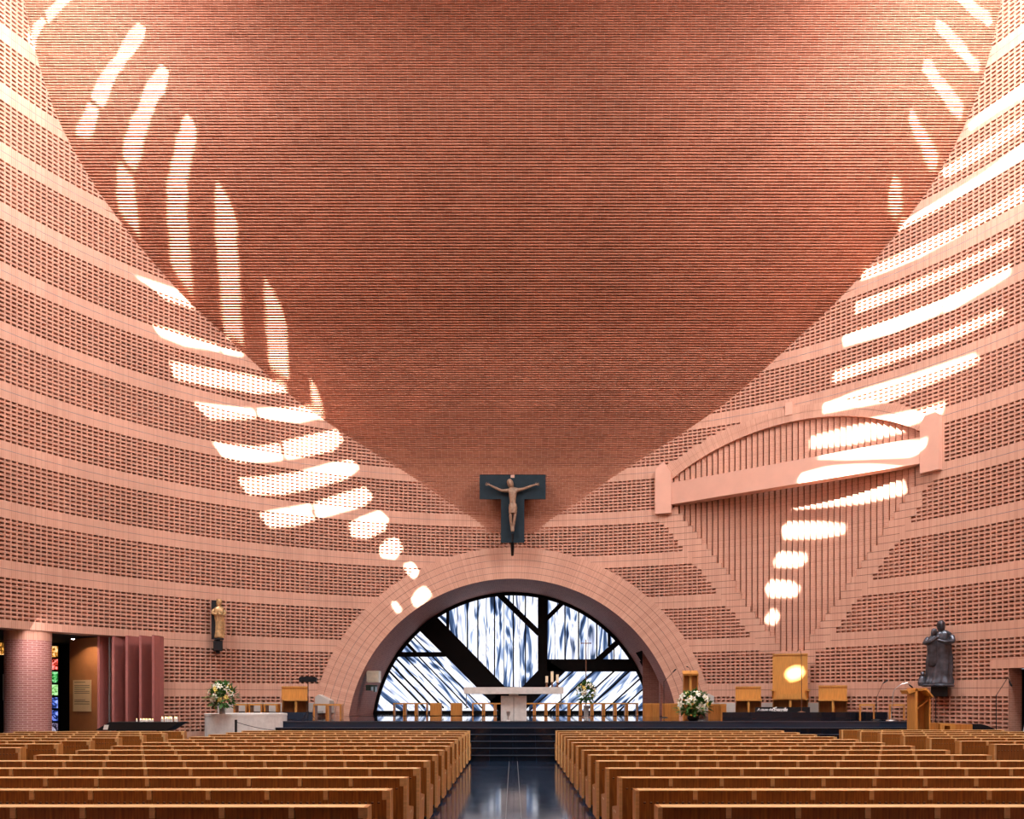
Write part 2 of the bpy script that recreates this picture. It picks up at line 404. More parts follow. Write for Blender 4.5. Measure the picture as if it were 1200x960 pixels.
# ---- pleated recess, its arch, posts and beam
def make_niche():
    b = MB(); pw = .195; n = int((sR - sL + .6) / pw); R1 = RW + D_NICHE; s0 = sL - .3
    top = lambda s: NV + sqrt(max(0, (NR + .1) ** 2 - (s - NU) ** 2))
    for i in range(n + 1):
        a = (s0 + i * pw) / RW; c = (s0 + (i + 1) * pw) / RW
        z0 = zV0 - .2; z1 = top(s0 + i * pw) + .3
        v = lambda t, r, z: tuple(cyl(t, r, z))
        m = a + (c - a) * .74; Rf = RW + .06; Rb = RW + .29
        b.quad([v(a, Rf, z0), v(m, Rf + .05, z0), v(m, Rf + .05, z1), v(a, Rf, z1)], 0, [(.02, z0), (.2, z0), (.2, z1), (.02, z1)])
        b.quad([v(m, Rf + .05, z0), v(m, Rb, z0), v(m, Rb, z1), v(m, Rf + .05, z1)], 0, [(.02, z0), (.1, z0), (.1, z1), (.02, z1)])
        b.quad([v(m, Rb, z0), v(c, Rb, z0), v(c, Rb, z1), v(m, Rb, z1)], 0, [(.02, z0), (.1, z0), (.1, z1), (.02, z1)])
        b.quad([v(c, Rb, z0), v(c, Rf, z0), v(c, Rf, z1), v(c, Rb, z1)], 0, [(.02, z0), (.1, z0), (.1, z1), (.02, z1)])
    struct(b.build('wall_pleated', M_run))
    # arch over the recess: two rings of upright bricks with an open joint between
    b = MB(); a0 = atan2(zsp + .1 - NV, sR + .05 - NU); a1 = atan2(zsp + .1 - NV, sL - .05 - NU); N = 60
    for r0, r1, mi in ((NR, NR + .225, 0), (NR + .225, NR + .237, 1), (NR + .237, NR + .46, 0)):
        rr = .035 if mi == 0 else .01
        for i in range(N):
            t, q = a0 + (a1 - a0) * i / N, a0 + (a1 - a0) * (i + 1) / N
            P = lambda r, t_, rad: cyl((NU + r * cos(t_)) / RW, rad, NV + r * sin(t_))
            uv = [(t * NR + 40, .03), (q * NR + 40, .03), (q * NR + 40, .25), (t * NR + 40, .25)]
            b.quad([P(r0, t, RW - rr), P(r0, q, RW - rr), P(r1, q, RW - rr), P(r1, t, RW - rr)], mi, uv)
            if r0 == NR: b.quad([P(r0, t, RW - rr), P(r0, q, RW - rr), P(r0, q, RW + D_NICHE), P(r0, t, RW + D_NICHE)], 0, uv)
            if r1 > NR + .4: b.quad([P(r1, t, RW - rr), P(r1, q, RW - rr), P(r1, q, RW + .05), P(r1, t, RW + .05)], 0, uv)
    struct(b.build('trim_1', [M_sol, M_groove]))
    root = thing('beam', 'long pink concrete beam between two posts across the pleated recess in the right wall', 'beam', (0, 0, 0))
    def post(s_in, sgn):
        b = MB(); w = .58; lean = .16
        s_out = s_in + sgn * w
        xs = [(s_in, 8.2), (s_out, 8.2), (s_out, 9.78), (s_in + sgn * w * .48, 10.05), (s_in, 9.62)]
        if sgn < 0: xs = xs[::-1]
        fr = [cyl(s / RW, RW - lean, z) for s, z in xs]; bk = [cyl(s / RW, RW + .3, z) for s, z in xs]
        b.quad(fr); b.quad(bk[::-1])
        for i in range(len(xs)):
            j = (i + 1) % len(xs); b.quad([fr[i], fr[j], bk[j], bk[i]])
        b.build('post', M_pink, root)
    post(sL + .02, -1); post(sR - .02, 1)
    b = MB(); p = cyl(sL / RW, RW - .1); q = cyl(sR / RW, RW - .1); d = (q - p).normalized(); nrm = Vector((d.y, -d.x, 0))
    if nrm.dot(Vector((0, CY, 0)) - p) < 0: nrm = -nrm
    M = Matrix(((d.x, -nrm.x, 0, p.x), (d.y, -nrm.y, 0, p.y), (0, 0, 1, 0), (0, 0, 0, 1)))
    b.box(0, (q - p).length, -.02, .38, 8.50, 9.27, 0, M)
    b.build('girder', M_pink, root)
    # pale key block in the arch
    sk = sz(925, 480)[0]
    b = MB(); b.quad([cyl((sk - .12) / RW, RW - .06, 9.0 + 1.62), cyl((sk + .2) / RW, RW - .06, 9.0 + 1.62), cyl((sk + .2) / RW, RW - .06, 9.0 + 2.10), cyl((sk - .12) / RW, RW - .06, 9.0 + 2.10)])
    zk0 = sz(925, 487)[1]; zk1 = sz(925, 472)[1]
    b = MB(); th0, th1 = (sk - .12) / RW, (sk + .12) / RW
    fr = [cyl(th0, RW - .06, zk0), cyl(th1, RW - .06, zk0), cyl(th1, RW - .06, zk1), cyl(th0, RW - .06, zk1)]
    bk = [cyl(th0, RW + .1, zk0), cyl(th1, RW + .1, zk0), cyl(th1, RW + .1, zk1), cyl(th0, RW + .1, zk1)]
    b.loft([fr, bk]); struct(b.build('trim_2', M_pink))
make_niche()

# ---- great arch: five rings of upright bricks, deep soffit, window wall
AR0, AR1, AZ, YWIN = 5.88, 7.05, .16, 34.6
def on_wall(x, r=RW): return CY + sqrt(r * r - x * x)
def make_arch():
    b = MB(); N = 120; nr = 5; dr = (AR1 - AR0) / nr
    a_end = asin((1.0 - AZ) / AR1) - .14
    for k in range(nr):
        for (r0, r1, mi, off) in ((AR0 + k * dr, AR0 + (k + 1) * dr - .012, 0, .06), (AR0 + (k + 1) * dr - .012, AR0 + (k + 1) * dr, 1, .045)):
            if mi == 1 and k == nr - 1: r1 = r0; continue
            for i in range(N):
                t, q = a_end + (pi - 2 * a_end) * i / N, a_end + (pi - 2 * a_end) * (i + 1) / N
                def P(r, t_, back=0):
                    x, z = r * cos(t_), AZ + r * sin(t_); return Vector((x, on_wall(x) - off + back, z))
                uv = [(t * 6.5 + 40, .03), (q * 6.5 + 40, .03), (q * 6.5 + 40, .25), (t * 6.5 + 40, .25)]
                b.quad([P(r1, t), P(r1, q), P(r0, q), P(r0, t)], mi, uv)
                if k == nr - 1 and mi == 0: b.quad([P(r1, t), P(r1, q), P(r1, q, .12), P(r1, t, .12)], 0, uv)
    struct(b.build('trim_3', [M_sol, M_groove]))
    # soffit (barrel behind the arch) with a doorway cut into its right flank
    b = MB(); N = 96; ND = 16
    for i in range(N):
        t, q = pi * i / N, pi * (i + 1) / N
        for j in range(ND):
            def P(t_, jj):
                x, z = AR0 * cos(t_), AZ + AR0 * sin(t_); y0 = on_wall(x) - .06
                return Vector((x, y0 + (YWIN + .3 - y0) * jj / ND, z))
            c = (P(t, j) + P(q, j + 1)) / 2
            if c.x > 0 and c.z < 3.5 and 31.2 < c.y < 33.1: continue
            b.quad([P(t, j), P(t, j + 1), P(q, j + 1), P(q, j)], 0, [(P(t, j).y, t * AR0), (P(t, j + 1).y, t * AR0), (P(q, j + 1).y, q * AR0), (P(q, j).y, q * AR0)])
    x0 = 5.2; # recess behind the doorway
    b.box(x0 + 1.6, x0 + 1.7, 31.0, 33.3, .9, 3.8); b.box(x0 - .0, x0 + 1.7, 33.12, 33.2, .9, 3.6); b.box(x0 + .3, x0 + 1.7, 30.9, 31.15, .9, 3.3); b.box(x0, x0 + 1.7, 31.0, 33.3, 3.55, 3.65)
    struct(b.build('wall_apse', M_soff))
make_arch()

def P2(px, py): p = at(px, py, YWIN); return (p.x, p.z)
def make_window():
    root = thing('window_1', '', 'window', (0, 0, 0)); del root['label']; del root['category']; struct(root)
    Rg = AR0 - .02
    def clip(poly, f):
        """keep the part of a polygon where f>=0 (f linear-ish, bisected)"""
        out = []
        for i in range(len(poly)):
            p, q = poly[i], poly[(i + 1) % len(poly)]; a, c = f(p), f(q)
            if a >= 0: out.append(p)
            if a * c < 0:
                lo, hi = (p, q) if a >= 0 else (q, p)
                for _ in range(30):
                    m = ((lo[0] + hi[0]) / 2, (lo[1] + hi[1]) / 2)
                    if f(m) >= 0: lo = m
                    else: hi = m
                out.append(lo)
        return out
    # glass: one disc segment cut in three fields by the branching steel
    def field(name, poly, mat, y):
        # densify along the rim: polygon intersect disc, by polar clipping with many half planes
        P_ = [P2(*p) for p in poly]
        for i in range(72):
            t = pi * (i + .5) / 72; nx, nz = cos(t), sin(t)
            P_ = clip(P_, lambda p: Rg - (p[0] * nx + (p[1] - AZ) * nz))
        P_ = clip(P_, lambda p: p[1] - 1.04)
        b = MB(); b.prism(P_, y, y + .02); b.build(name, mat, root)
    field('pane', [(500, 640), (760, 640), (760, 780), (641, 780), (601, 830), (530, 750)], M_gV, YWIN)
    field('pane', [(400, 700), (505, 700), (620, 815), (620, 850), (400, 850)], M_gL, YWIN + .03)
    field('pane', [(641, 780), (800, 780), (800, 850), (600, 850), (600, 822)], M_gR, YWIN + .03)
    def beam(name, poly, y0=-.10, y1=.0):
        P_ = [P2(*p) for p in poly]
        for i in range(72):
            t = pi * (i + .5) / 72; nx, nz = cos(t), sin(t)
            P_ = clip(P_, lambda p: Rg - (p[0] * nx + (p[1] - AZ) * nz))
        P_ = clip(P_, lambda p: p[1] - 1.0)
        if len(P_) > 2:
            b = MB(); b.prism(P_, YWIN + y0, YWIN + y1); b.build(name, M_steel, root)
    beam('branch', [(505, 715), (512, 723), (592, 805), (601, 812), (601, 840), (592, 840), (558.5, 805.6), (523.8, 771), (480, 728)])
    beam('trunk', [(630.3, 690), (641.6, 690), (641.6, 774), (662, 787.5), (624, 824), (608, 840), (590, 840), (574, 823), (592, 804.7), (611.6, 805.6), (630.3, 786)])
    beam('branch', [(641, 772.8), (780, 772.8), (780, 787.3), (641, 787.3)])
    beam('branch', [(440, 764.4), (522, 764.4), (522, 770), (440, 770)])
    def line(x0, y0, x1, y1, w, dy0=-.09):
        d = hypot(x1 - x0, y1 - y0); nx, ny = -(y1 - y0) / d * w / 2, (x1 - x0) / d * w / 2
        beam('glazing_bar', [(x0 + nx, y0 + ny), (x1 + nx, y1 + ny), (x1 - nx, y1 - ny), (x0 - nx, y0 - ny)], dy0, .0)
    line(580, 692, 632, 743, 6.5); line(664, 702, 640, 726, 5); line(730, 747, 698, 776, 6.5); line(471, 748, 489, 767, 3.5)
    line(524.8, 700, 524.8, 740, 3.5); line(713.5, 725, 713.5, 758, 3)
    for x, y1 in ((547.7, 763), (560, 776), (579.6, 795), (601.6, 806), (615.7, 804)): line(x, 690, x, y1, 1.6, -.05)
    for x in (536, 570, 590.5, 609): line(x, 690, x, {536: 750, 570: 786, 590.5: 803, 609: 806}[x], .7, -.04)
    for x, y1 in ((662, 774), (678, 774), (699.3, 774)): line(x, 690, x, y1, 1.6, -.05)
    line(719.4, 758, 719.4, 774, 1.2, -.05); line(650, 715, 650, 774, .7, -.04); line(689, 700, 689, 774, .7, -.04)
    for x in (436, 446, 458, 471, 487, 503): line(x - 20, 745, x + 62, 830, 1.6 if x % 2 else 2.2, -.05)
    for x in (640, 664, 688, 706, 728, 745): line(x - 25, 838, x + 38, 781, 1.8, -.05)
    line(560, 838, 500, 768, .8, -.04)
    b = MB()   # rim and sill of dark steel
    for i in range(80):
        t, q = pi * i / 80, pi * (i + 1) / 80
        P = lambda r, a, y: (r * cos(a), y, AZ + r * sin(a))
        for (r0, r1, ya, yb) in ((AR0 - .13, AR0 + .02, YWIN - .12, YWIN - .12), (AR0 - .13, AR0 - .13, YWIN - .12, YWIN + .0)):
            b.quad([P(r0, t, ya), P(r0, q, ya), P(r1, q, yb), P(r1, t, yb)])
    b.box(-6, 6, YWIN - .14, YWIN + .02, .95, 1.10)
    b.box(-6.2, 6.2, YWIN + .06, YWIN + .12, 0, 6.3)
    b.build('window_frame', M_steel, root)
make_window()

# ---- floor, stage, steps
b = MB(); b.box(-26, 26, -8, 37, -.2, 0); struct(b.build('floor', M_floor))
b = MB()
for xx in (-.095, .115): b.box(xx - .004, xx + .004, 2, 21.1, 0, .002)
struct(b.build('trim_4', M_grey))
def inwall(x): return on_wall(min(abs(x), 14.2), RW - .02)
NS = 6; Y0, TR, RI = 21.1, .34, .98 / 6
YF = Y0 + 5 * TR
b = MB()
for i in range(NS):
    xl, xr = -6.62 + (.18 if i else 0) * min(i, 1), 10.95
    b.box(xl, xr, Y0 + i * TR, Y0 + i * TR + (TR if i < 5 else .4), 0 if i == 0 else i * RI - .02, (i + 1) * RI)
    b.box(xl, xr, Y0 + i * TR - .012, Y0 + i * TR + .02, (i + 1) * RI - .022, (i + 1) * RI + .002, 1)
pol = [(-6.44, YF + .4), (10.95, YF + .4)]
n = 24
arc = [(RW * sin(t), CY + RW * cos(t)) for t in [radians(48 - (48 + 42) * i / n) for i in range(n + 1)]]
pol = [(-6.44, YF + .3), (-6.44, 25.4), (-9.35, 25.4)] + arc[::-1] + [(10.95, YF + .3)]
b.prism(pol[::-1], .5, .98, 0, axis='z')
b.box(-6.2, 6.2, 29, 35, .5, .98)
struct(b.build('floor_stage', [M_stage, M_sheen]))
# raised plinths for the seats beside the arch
def plinth(name, pxl, pxr, y, tl, trr):
    b = MB(); a0, a1 = X(pxl, y), X(pxr, y)
    n = 14; arc = [(RW * sin(t) * .999, CY + RW * cos(t) * .999) for t in [tl + (trr - tl) * i / n for i in range(n + 1)]]
    b.prism(([(a1, y), (a0, y)] + arc), .97, 1.19, 0, axis='z'); return struct(b.build(name, M_stage))
plinth('floor_plinth_right', 843, 1040, 25.0, asin(6.6 / RW), asin(11.2 / RW))
plinth('floor_plinth_left', 327, 366, 25.2, asin(-9.2 / RW), asin(-6.6 / RW))
# grey base course along the wall behind the seats
b = MB()
for a, c in ((-.72, -.475), (.475, .80)):
    for i in range(20):
        t, q = a + (c - a) * i / 20, a + (c - a) * (i + 1) / 20
        b.quad([cyl(t, RW - .05, .98), cyl(q, RW - .05, .98), cyl(q, RW - .05, 1.46), cyl(t, RW - .05, 1.46)])
        b.quad([cyl(t, RW - .05, 1.46), cyl(q, RW - .05, 1.46), cyl(q, RW, 1.46), cyl(t, RW, 1.46)])
struct(b.build('baseboard_choir', M_pale))
for k, sg in enumerate((-1, 1)):
    b = MB(); px = [(368, 817), (372, 814), (385, 821), (385, 836), (368, 836)] if sg < 0 else [(838, 836), (822, 836), (822, 824), (832, 813), (838, 816)]
    P_ = [(X(p, 28.3), Zz(q, 28.3)) for p, q in px]; b.prism(P_, 28.45, 29.2); struct(b.build('trim_%d' % (5 + k), M_pale))

# ---- side chapel behind the opening on the left
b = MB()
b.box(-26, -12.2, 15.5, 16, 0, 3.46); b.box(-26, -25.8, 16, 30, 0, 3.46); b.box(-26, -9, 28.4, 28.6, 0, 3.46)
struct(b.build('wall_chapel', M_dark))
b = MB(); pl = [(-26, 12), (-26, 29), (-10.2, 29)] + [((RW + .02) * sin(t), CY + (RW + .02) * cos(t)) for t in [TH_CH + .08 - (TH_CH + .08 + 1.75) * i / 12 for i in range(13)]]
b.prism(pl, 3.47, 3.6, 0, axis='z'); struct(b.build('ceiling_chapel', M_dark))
b = MB(); c = at(33, 819, 23.1)
b.lathe([(.58, 0), (.58, 3.22)], (c.x, c.y, 0), 40, 0, True)
b2 = MB(); b2.lathe([(.582, 3.22), (.582, 3.47)], (c.x, c.y, 0), 40, 0)
n0 = len(b.f)
for k in range(40):
    a, q = 2 * pi * k / 40, 2 * pi * (k + 1) / 40
    b.quad([(c.x + .585 * cos(a), c.y + .585 * sin(a), 3.215), (c.x + .585 * cos(q), c.y + .585 * sin(q), 3.215), (c.x + .585 * cos(q), c.y + .585 * sin(q), 3.468), (c.x + .585 * cos(a), c.y + .585 * sin(a), 3.468)], 1,
           [(a * .58, .03), (q * .58, .03), (q * .58, .25), (a * .58, .25)])
o = b.build('column', [M_colm, M_sol]); tag(o, 'round red brick column in the side chapel opening at the left', 'column')
# pleated red fins closing the chapel
root = thing('pleated_partition', 'row of tall red plaster fins in the chapel opening beside the orange panel', 'partition', (0, 0, 0))
xs = [(114, 24.6, 125, 24.9), (131, 24.6, 144, 24.95), (147, 24.5, 161, 24.9), (163, 24.4, 177, 24.85), (178, 24.3, 187, 24.7)]
for i, (pa, ya, pb, yb) in enumerate(xs):
    b = MB(); p, q = at(pa, 819, ya), at(pb, 819, yb)
    b.prism([(p.x, p.y), (p.x + .07, p.y), (q.x, q.y + .02), (q.x + .02, q.y + .25), (p.x + .03, p.y + .1)], 0, 3.47, 0, axis='z')
    b.build('fin', M_red, root)
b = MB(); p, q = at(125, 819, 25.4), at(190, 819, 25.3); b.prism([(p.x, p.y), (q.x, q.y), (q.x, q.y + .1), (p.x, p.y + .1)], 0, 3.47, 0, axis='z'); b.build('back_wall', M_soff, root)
b = MB(); p = at(126.5, 819, 24.95); b.box(p.x - .04, p.x + .04, 25.0, 25.06, 0, 3.46); b.build('steel_strip', M_grey, root)
b = MB(); p, q = at(81.5, 819, 25.6), at(114, 819, 24.9)
b.prism([(p.x, p.y), (q.x, q.y), (q.x, q.y + .2), (p.x, p.y + .2)], 0, 3.45, 0, axis='z')
tag(b.build('wall_panel', M_ora), 'tall orange plaster panel in the side chapel carrying a notice', 'panel')
root = thing('notice', 'beige printed notice hanging on the orange chapel panel', 'notice', (0, 0, 0))
b = MB(); d = (q - p); 
def on_panel(t, off=.02): return p + d * t + Vector((0, -off, 0))
t0, t1 = (86.5 - 81.5) / 32.5, (107.5 - 81.5) / 32.5
za, zb = Zz(834, 25.2), Zz(797, 25.2)
A, B_ = on_panel(t0, .03), on_panel(t1, .03)
b.prism([(A.x, A.y - .01), (B_.x, B_.y - .01), (B_.x, B_.y + .03), (A.x, A.y + .03)], za, zb, 0, axis='z'); b.build('sheet', M_paper, root)
b = MB()
for k, zf in enumerate((.93, .82, .76, .70, .64, .58, .36, .31, .24)):
    A2, B2 = on_panel(t0 + .05, .045), on_panel(t1 - (.05 if k % 3 else .2), .045); zz = za + (zb - za) * zf
    b.prism([(A2.x, A2.y - .004), (B2.x, B2.y - .004), (B2.x, B2.y + .004), (A2.x, A2.y + .004)], zz - .008, zz + .008, 0, axis='z')
b.build('text_lines', M_ink, root)
# stained glass strips far back in the chapel
def pane_mat(i, c):
    m = bpy.data.materials.new('stained_%d' % i); m.use_nodes = True; nt = m.node_tree; nt.nodes.clear()
    o = nt.nodes.new('ShaderNodeOutputMaterial'); e = nt.nodes.new('ShaderNodeEmission'); tc = nt.nodes.new('ShaderNodeTexCoord')
    v = nt.nodes.new('ShaderNodeTexNoise'); v.inputs['Scale'].default_value = 6; v.inputs['Distortion'].default_value = 1.5
    cr = nt.nodes.new('ShaderNodeValToRGB'); cr.color_ramp.elements[0].position = .4; cr.color_ramp.elements[1].position = .62
    cr.color_ramp.elements[0].color = rgba([x * .12 for x in c]); cr.color_ramp.elements[1].color = rgba([min(1, x * 1.1 + .25) for x in c])
    k = cr.color_ramp.elements.new(.5); k.color = rgba(c)
    nt.links.new(tc.outputs['Object'], v.inputs['Vector']); nt.links.new(v.outputs[0], cr.inputs[0]); nt.links.new(cr.outputs[0], e.inputs[0])
    e.inputs[1].default_value = .8; nt.links.new(e.outputs[0], o.inputs[0]); return m
cols = [(.9, .35, .05), (.8, .06, .03), (.05, .4, .08), (.2, .5, .12), (.08, .15, .6), (.06, .12, .55), (.15, .12, .2)]
mats = [pane_mat(i, c) for i, c in enumerate(cols)]
root = thing('window_2', '', 'window', (0, 0, 0)); del root['label']; del root['category']; struct(root)
Yw = 27.6
for i in range(7):
    ya = 757.5 + i * 15; yb = ya + 12.5; b = MB(); b.box(X(56, Yw), X(67.2, Yw), Yw, Yw + .03, Zz(yb, Yw), Zz(ya, Yw)); b.build('pane', mats[i], root)
b = MB(); b.box(X(54, Yw), X(68.4, Yw), Yw + .03, Yw + .08, Zz(862, Yw), Zz(755, Yw)); b.build('window_frame', M_steel, root)
root = thing('window_3', '', 'window', (0, 0, 0)); del root['label']; del root['category']; struct(root)
for i in range(7):
    ya = 753.5 + i * 15; b = MB(); b.box(X(-6, Yw), X(4.6, Yw), Yw, Yw + .03, Zz(ya + 14, Yw), Zz(ya, Yw))
    if i == 0: b.build('pane', mats[0], root)
b = MB(); b.box(X(-8, Yw), X(6, Yw), Yw + .03, Yw + .08, Zz(770, Yw), Zz(751, Yw)); b.build('window_frame', M_steel, root)
b = MB(); b.box(X(3, 23.6), X(9.5, 23.6), 23.6, 23.64, Zz(821, 23.6), Zz(790, 23.6)); b.box(X(3, 23.6), X(9.5, 23.6), 23.64, 23.72, 0, Zz(821, 23.6) + .05)
tag(b.build('sign_board', M_pale), 'pale grey sign board half hidden behind the round brick column', 'sign')
b = MB(); c = at(85.5, 749.5, 24.2); b.lathe([(.0, .0), (.05, .0), (.05, .05), (.06, .12), (.0, .12)], (c.x, c.y, 3.47 - .12), 16)
root = tag(b.build('spotlight', M_black), 'small lit ceiling spotlight in the dark side chapel', 'lamp')
b = MB(); b.lathe([(.0, -.012), (.045, -.008), (.045, .0), (0, .0)], (c.x, c.y, 3.345), 12); b.build('bulb', M_bulb, root)
# room behind the doorway on the right
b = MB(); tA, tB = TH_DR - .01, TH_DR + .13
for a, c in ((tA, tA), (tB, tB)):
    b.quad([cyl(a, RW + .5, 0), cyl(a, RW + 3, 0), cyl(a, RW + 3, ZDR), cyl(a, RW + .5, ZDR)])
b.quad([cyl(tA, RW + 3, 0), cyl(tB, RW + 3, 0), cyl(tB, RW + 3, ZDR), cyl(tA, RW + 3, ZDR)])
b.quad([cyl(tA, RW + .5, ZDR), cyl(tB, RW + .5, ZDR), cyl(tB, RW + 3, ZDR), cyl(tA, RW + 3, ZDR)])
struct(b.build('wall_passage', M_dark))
c = cyl(th_of(1189), RW + .5)
b = MB(); b.lathe([(0, 0), (.10, 0), (.085, .1), (.045, .30), (.06, .4), (.03, .46), (.05, .52), (.045, .58), (0, .62)], (0, 0, 0), 16)
o = b.build('figurine', M_white, smooth=True, loc=(c.x, c.y, .68)); tag(o, 'tiny pale figurine in the dark doorway at the right', 'figurine')
b = MB(); b.lathe([(0, 0), (.16, 0), (.16, .68), (0, .68)], (0, 0, 0), 20); o = b.build('pedestal', M_black, loc=(c.x, c.y, 0)); tag(o, 'black stand in the dark doorway under the tiny figurine', 'pedestal')

# ------------------------------------------------------------------ benches
SEG = .513; BH = .80
def copy_tree(o, parent=None):
    c = o.copy(); COL.objects.link(c); c.parent = parent
    for ch in list(o.children): copy_tree(ch, c)
    return c
def make_bench(nseg):
    root = thing('bench', '', 'bench'); L = nseg * SEG; x0 = -L
    shared = None
    for i in range(nseg):
        if shared is None:
            b = MB(); b.box(.004, SEG - .004, 0, .03, .10, BH - .022)
            b.box(0, SEG - .002, -.004, .16, BH - .022, BH - .005, 0); b.box(0, SEG - .002, -.006, .16, BH - .005, BH, 1)              # ledge along the top
            b.box(SEG - .040, SEG - .002, -.014, .15, BH - .082, BH - .0005, 1)   # end grain of the divider
            b.box(SEG - .006, SEG + .002, -.006, .02, .1, BH - .085, 2)
            for k in range(8):
                xx = .04 + k * (SEG - .09) / 7.6
                b.box(xx, xx + .022, -.003, .004, BH - .115, BH - .105, 3); b.box(xx + .004, xx + .022, -.004, .004, BH - .105, BH - .101, 1)
            o = b.build('backrest', [M_back, M_seat, M_grain, M_black], root); shared = o.data
        else:
            o = bpy.data.objects.new('backrest', shared); COL.objects.link(o); o.parent = root
        o.location = (x0 + i * SEG, 0, 0)
    b = MB(); b.box(x0 + .03, -.03, .10, .55, .41, .445, 0); b.box(x0 + .03, -.03, .10, .13, .30, .41, 1); b.build('seat', [M_seat, M_back], root)
    for s_ in (0, 1):
        b = MB(); xa = x0 - .03 if s_ else -.002
        prof = [(0, .06), (.0, BH), (.16, BH), (.17, .50), (.52, .45), (.56, .44), (.56, .40), (.48, .06)]
        b.prism(prof, xa, xa + .032, 0, axis='x')
        xf = xa + .032 if not s_ else xa - .002
        for yy in (.26, .36): b.box(xf - .001, xf + .003, yy, yy + .022, .41, .432, 1)
        b.box(xa - .001, xa + .033, -.012, -.001, .06, BH - .001, 2)
        b.build('end_panel', [M_grain, M_wax, M_seat], root)
    b = MB(); b.box(x0 + .02, -.02, .04, .46, 0, .075); b.build('plinth', M_black, root)
    return root
words = ['nearest', 'second nearest', 'third nearest', 'fourth nearest', 'fifth nearest', 'sixth nearest', 'seventh nearest', 'eighth nearest', 'ninth nearest',
         'tenth nearest', 'eleventh nearest', 'third from the steps', 'second from the steps', 'closest to the black steps']
proto = make_bench(11); protoS = make_bench(8)
first = [True, True]
def place(pr, idx, x, y, label, group):
    if first[idx]: o = pr; first[idx] = False
    else: o = copy_tree(pr)
    o.location = (x, y, 0); o['label'] = label; o['group'] = group; return o
for k in range(14):
    y = 6.11 + 1.12 * k
    place(proto, 0, -1.10, y, 'wooden bench row left of the central aisle, ' + (words[k] + (' to the camera' if k < 11 else '')), 'benches left of the aisle')
    place(proto, 0, 1.10 + 11 * SEG, y, 'wooden bench row right of the central aisle, ' + (words[k] + (' to the camera' if k < 11 else '')), 'benches right of the aisle')
w7 = ['nearest the wall end of the picture', 'second', 'third', 'fourth', 'fifth', 'sixth', 'furthest']
for k in range(7):
    y = 20.2 - 1.12 * k
    t_ = ['closest to the candle stand', 'second behind the candle stand', 'third behind the candle stand', 'fourth behind the candle stand', 'fifth behind the candle stand', 'sixth behind the candle stand', 'last at the left picture edge'][k]
    place(protoS, 1, -8.05, y, 'short wooden bench row by the left wall, ' + t_, 'benches by the left wall')
    y = 21.2 - 1.12 * k
    t_ = ['closest to the wooden ambo', 'second behind the wooden ambo', 'third behind the wooden ambo', 'fourth behind the wooden ambo', 'fifth behind the wooden ambo', 'sixth behind the wooden ambo', 'last at the right picture edge'][k]
    o = place(protoS, 1, 8.45 + 8 * SEG, y, 'short wooden bench row by the right wall, ' + t_, 'benches by the right wall')

# ------------------------------------------------------------------ choir furniture
ST = .98; PL = 1.19
def make_stool(solid=False):
    root = thing('stool', '', 'stool')
    b = MB(); b.box(-.212, .212, -.19, .19, .41, .46); bevel(b.build('seat', M_oak, root))
    for s_ in (-1, 1):
        b = MB(); xa = s_ * .187; b.box(xa - .024, xa + .024, -.185, .185, 0, .41); bevel(b.build('side_panel', M_oak2, root))
    if solid:
        b = MB(); b.box(-.175, .175, -.185, -.165, 0, .42); b.build('front_panel', M_oak2, root)
    return root
stO, stS = make_stool(), make_stool(True); fs = {0: True, 1: True}
def stool(px, y, z, rz=0, solid=False, label='', group=None):
    k = 1 if solid else 0; pr = stS if solid else stO
    if fs[k]: o = pr; fs[k] = False
    else: o = copy_tree(pr)
    o.location = (X(px, y), y, z); o.rotation_euler = (0, 0, rz); o['label'] = label
    if group: o['group'] = group
    elif 'group' in o: del o['group']
    return o
G1 = 'stools in front of the window left of the altar'; G2 = 'stools in front of the window right of the altar'
stool(468, 31.5, ST, 0, False, 'open wooden stool at the left end of the row before the window', G1)
stool(481.4, 31.5, ST, 0, False, 'open wooden stool second from the left end of the row before the window', G1)
stool(494.9, 31.5, ST, 0, False, 'open wooden stool just left of the two closed box stools', G1)
stool(511, 31.2, ST, 0, True, 'closed wooden box stool, left one of the pair before the window', G1)
stool(535, 31.3, ST, 0, True, 'closed wooden box stool, right one of the pair before the window', G1)
stool(560, 31.5, ST, 0, False, 'open wooden stool just right of the two closed box stools', G1)
stool(573.5, 31.5, ST, 0, False, 'open wooden stool close to the left of the altar base', G1)
stool(587, 31.5, ST, 0, False, 'open wooden stool half hidden by the left edge of the altar base', G1)
wr = ['touching the right side of the altar base', 'second to the right of the altar base', 'third to the right of the altar base', 'fourth to the right of the altar base', 'directly left of the grey flower vase',
      'behind the grey flower vase', 'directly right of the grey flower vase', 'third from the right end of the row', 'second from the right end of the row', 'at the right end of the row']
for i in range(10):
    stool(619.5 + i * 13.45, 31.5, ST, 0, False, 'open wooden stool before the window, ' + wr[i], G2)
stool(763, 28.6, ST, radians(-48), True, 'turned wooden box stool at the foot of the right arch pier, left one')
stool(786, 28.0, ST, radians(38), True, 'turned wooden box stool at the foot of the right arch pier, right one')
stool(840.5, 25.2, ST, radians(-40), True, 'closed wooden box stool right of the big lily bowl')
stool(376.8, 25.4, ST, 0, False, 'wooden stool at the foot of the left arch pier, left one')
stool(393.2, 25.2, ST, 0, False, 'wooden stool at the foot of the left arch pier, right one')
for i, t_ in enumerate(('left', 'middle', 'right')):
    stool(283.5 + i * 17.8, 26.2, ST, 0, False, 'open wooden stool behind the white stone font, %s of three' % t_, 'stools behind the font')
stool(1016, 24.6, ST, radians(-24), False, 'open wooden stool right of the seats, left one beside the music stands')
stool(1051, 24.3, ST, radians(-24), False, 'open wooden stool right of the seats, next to the wooden ambo')

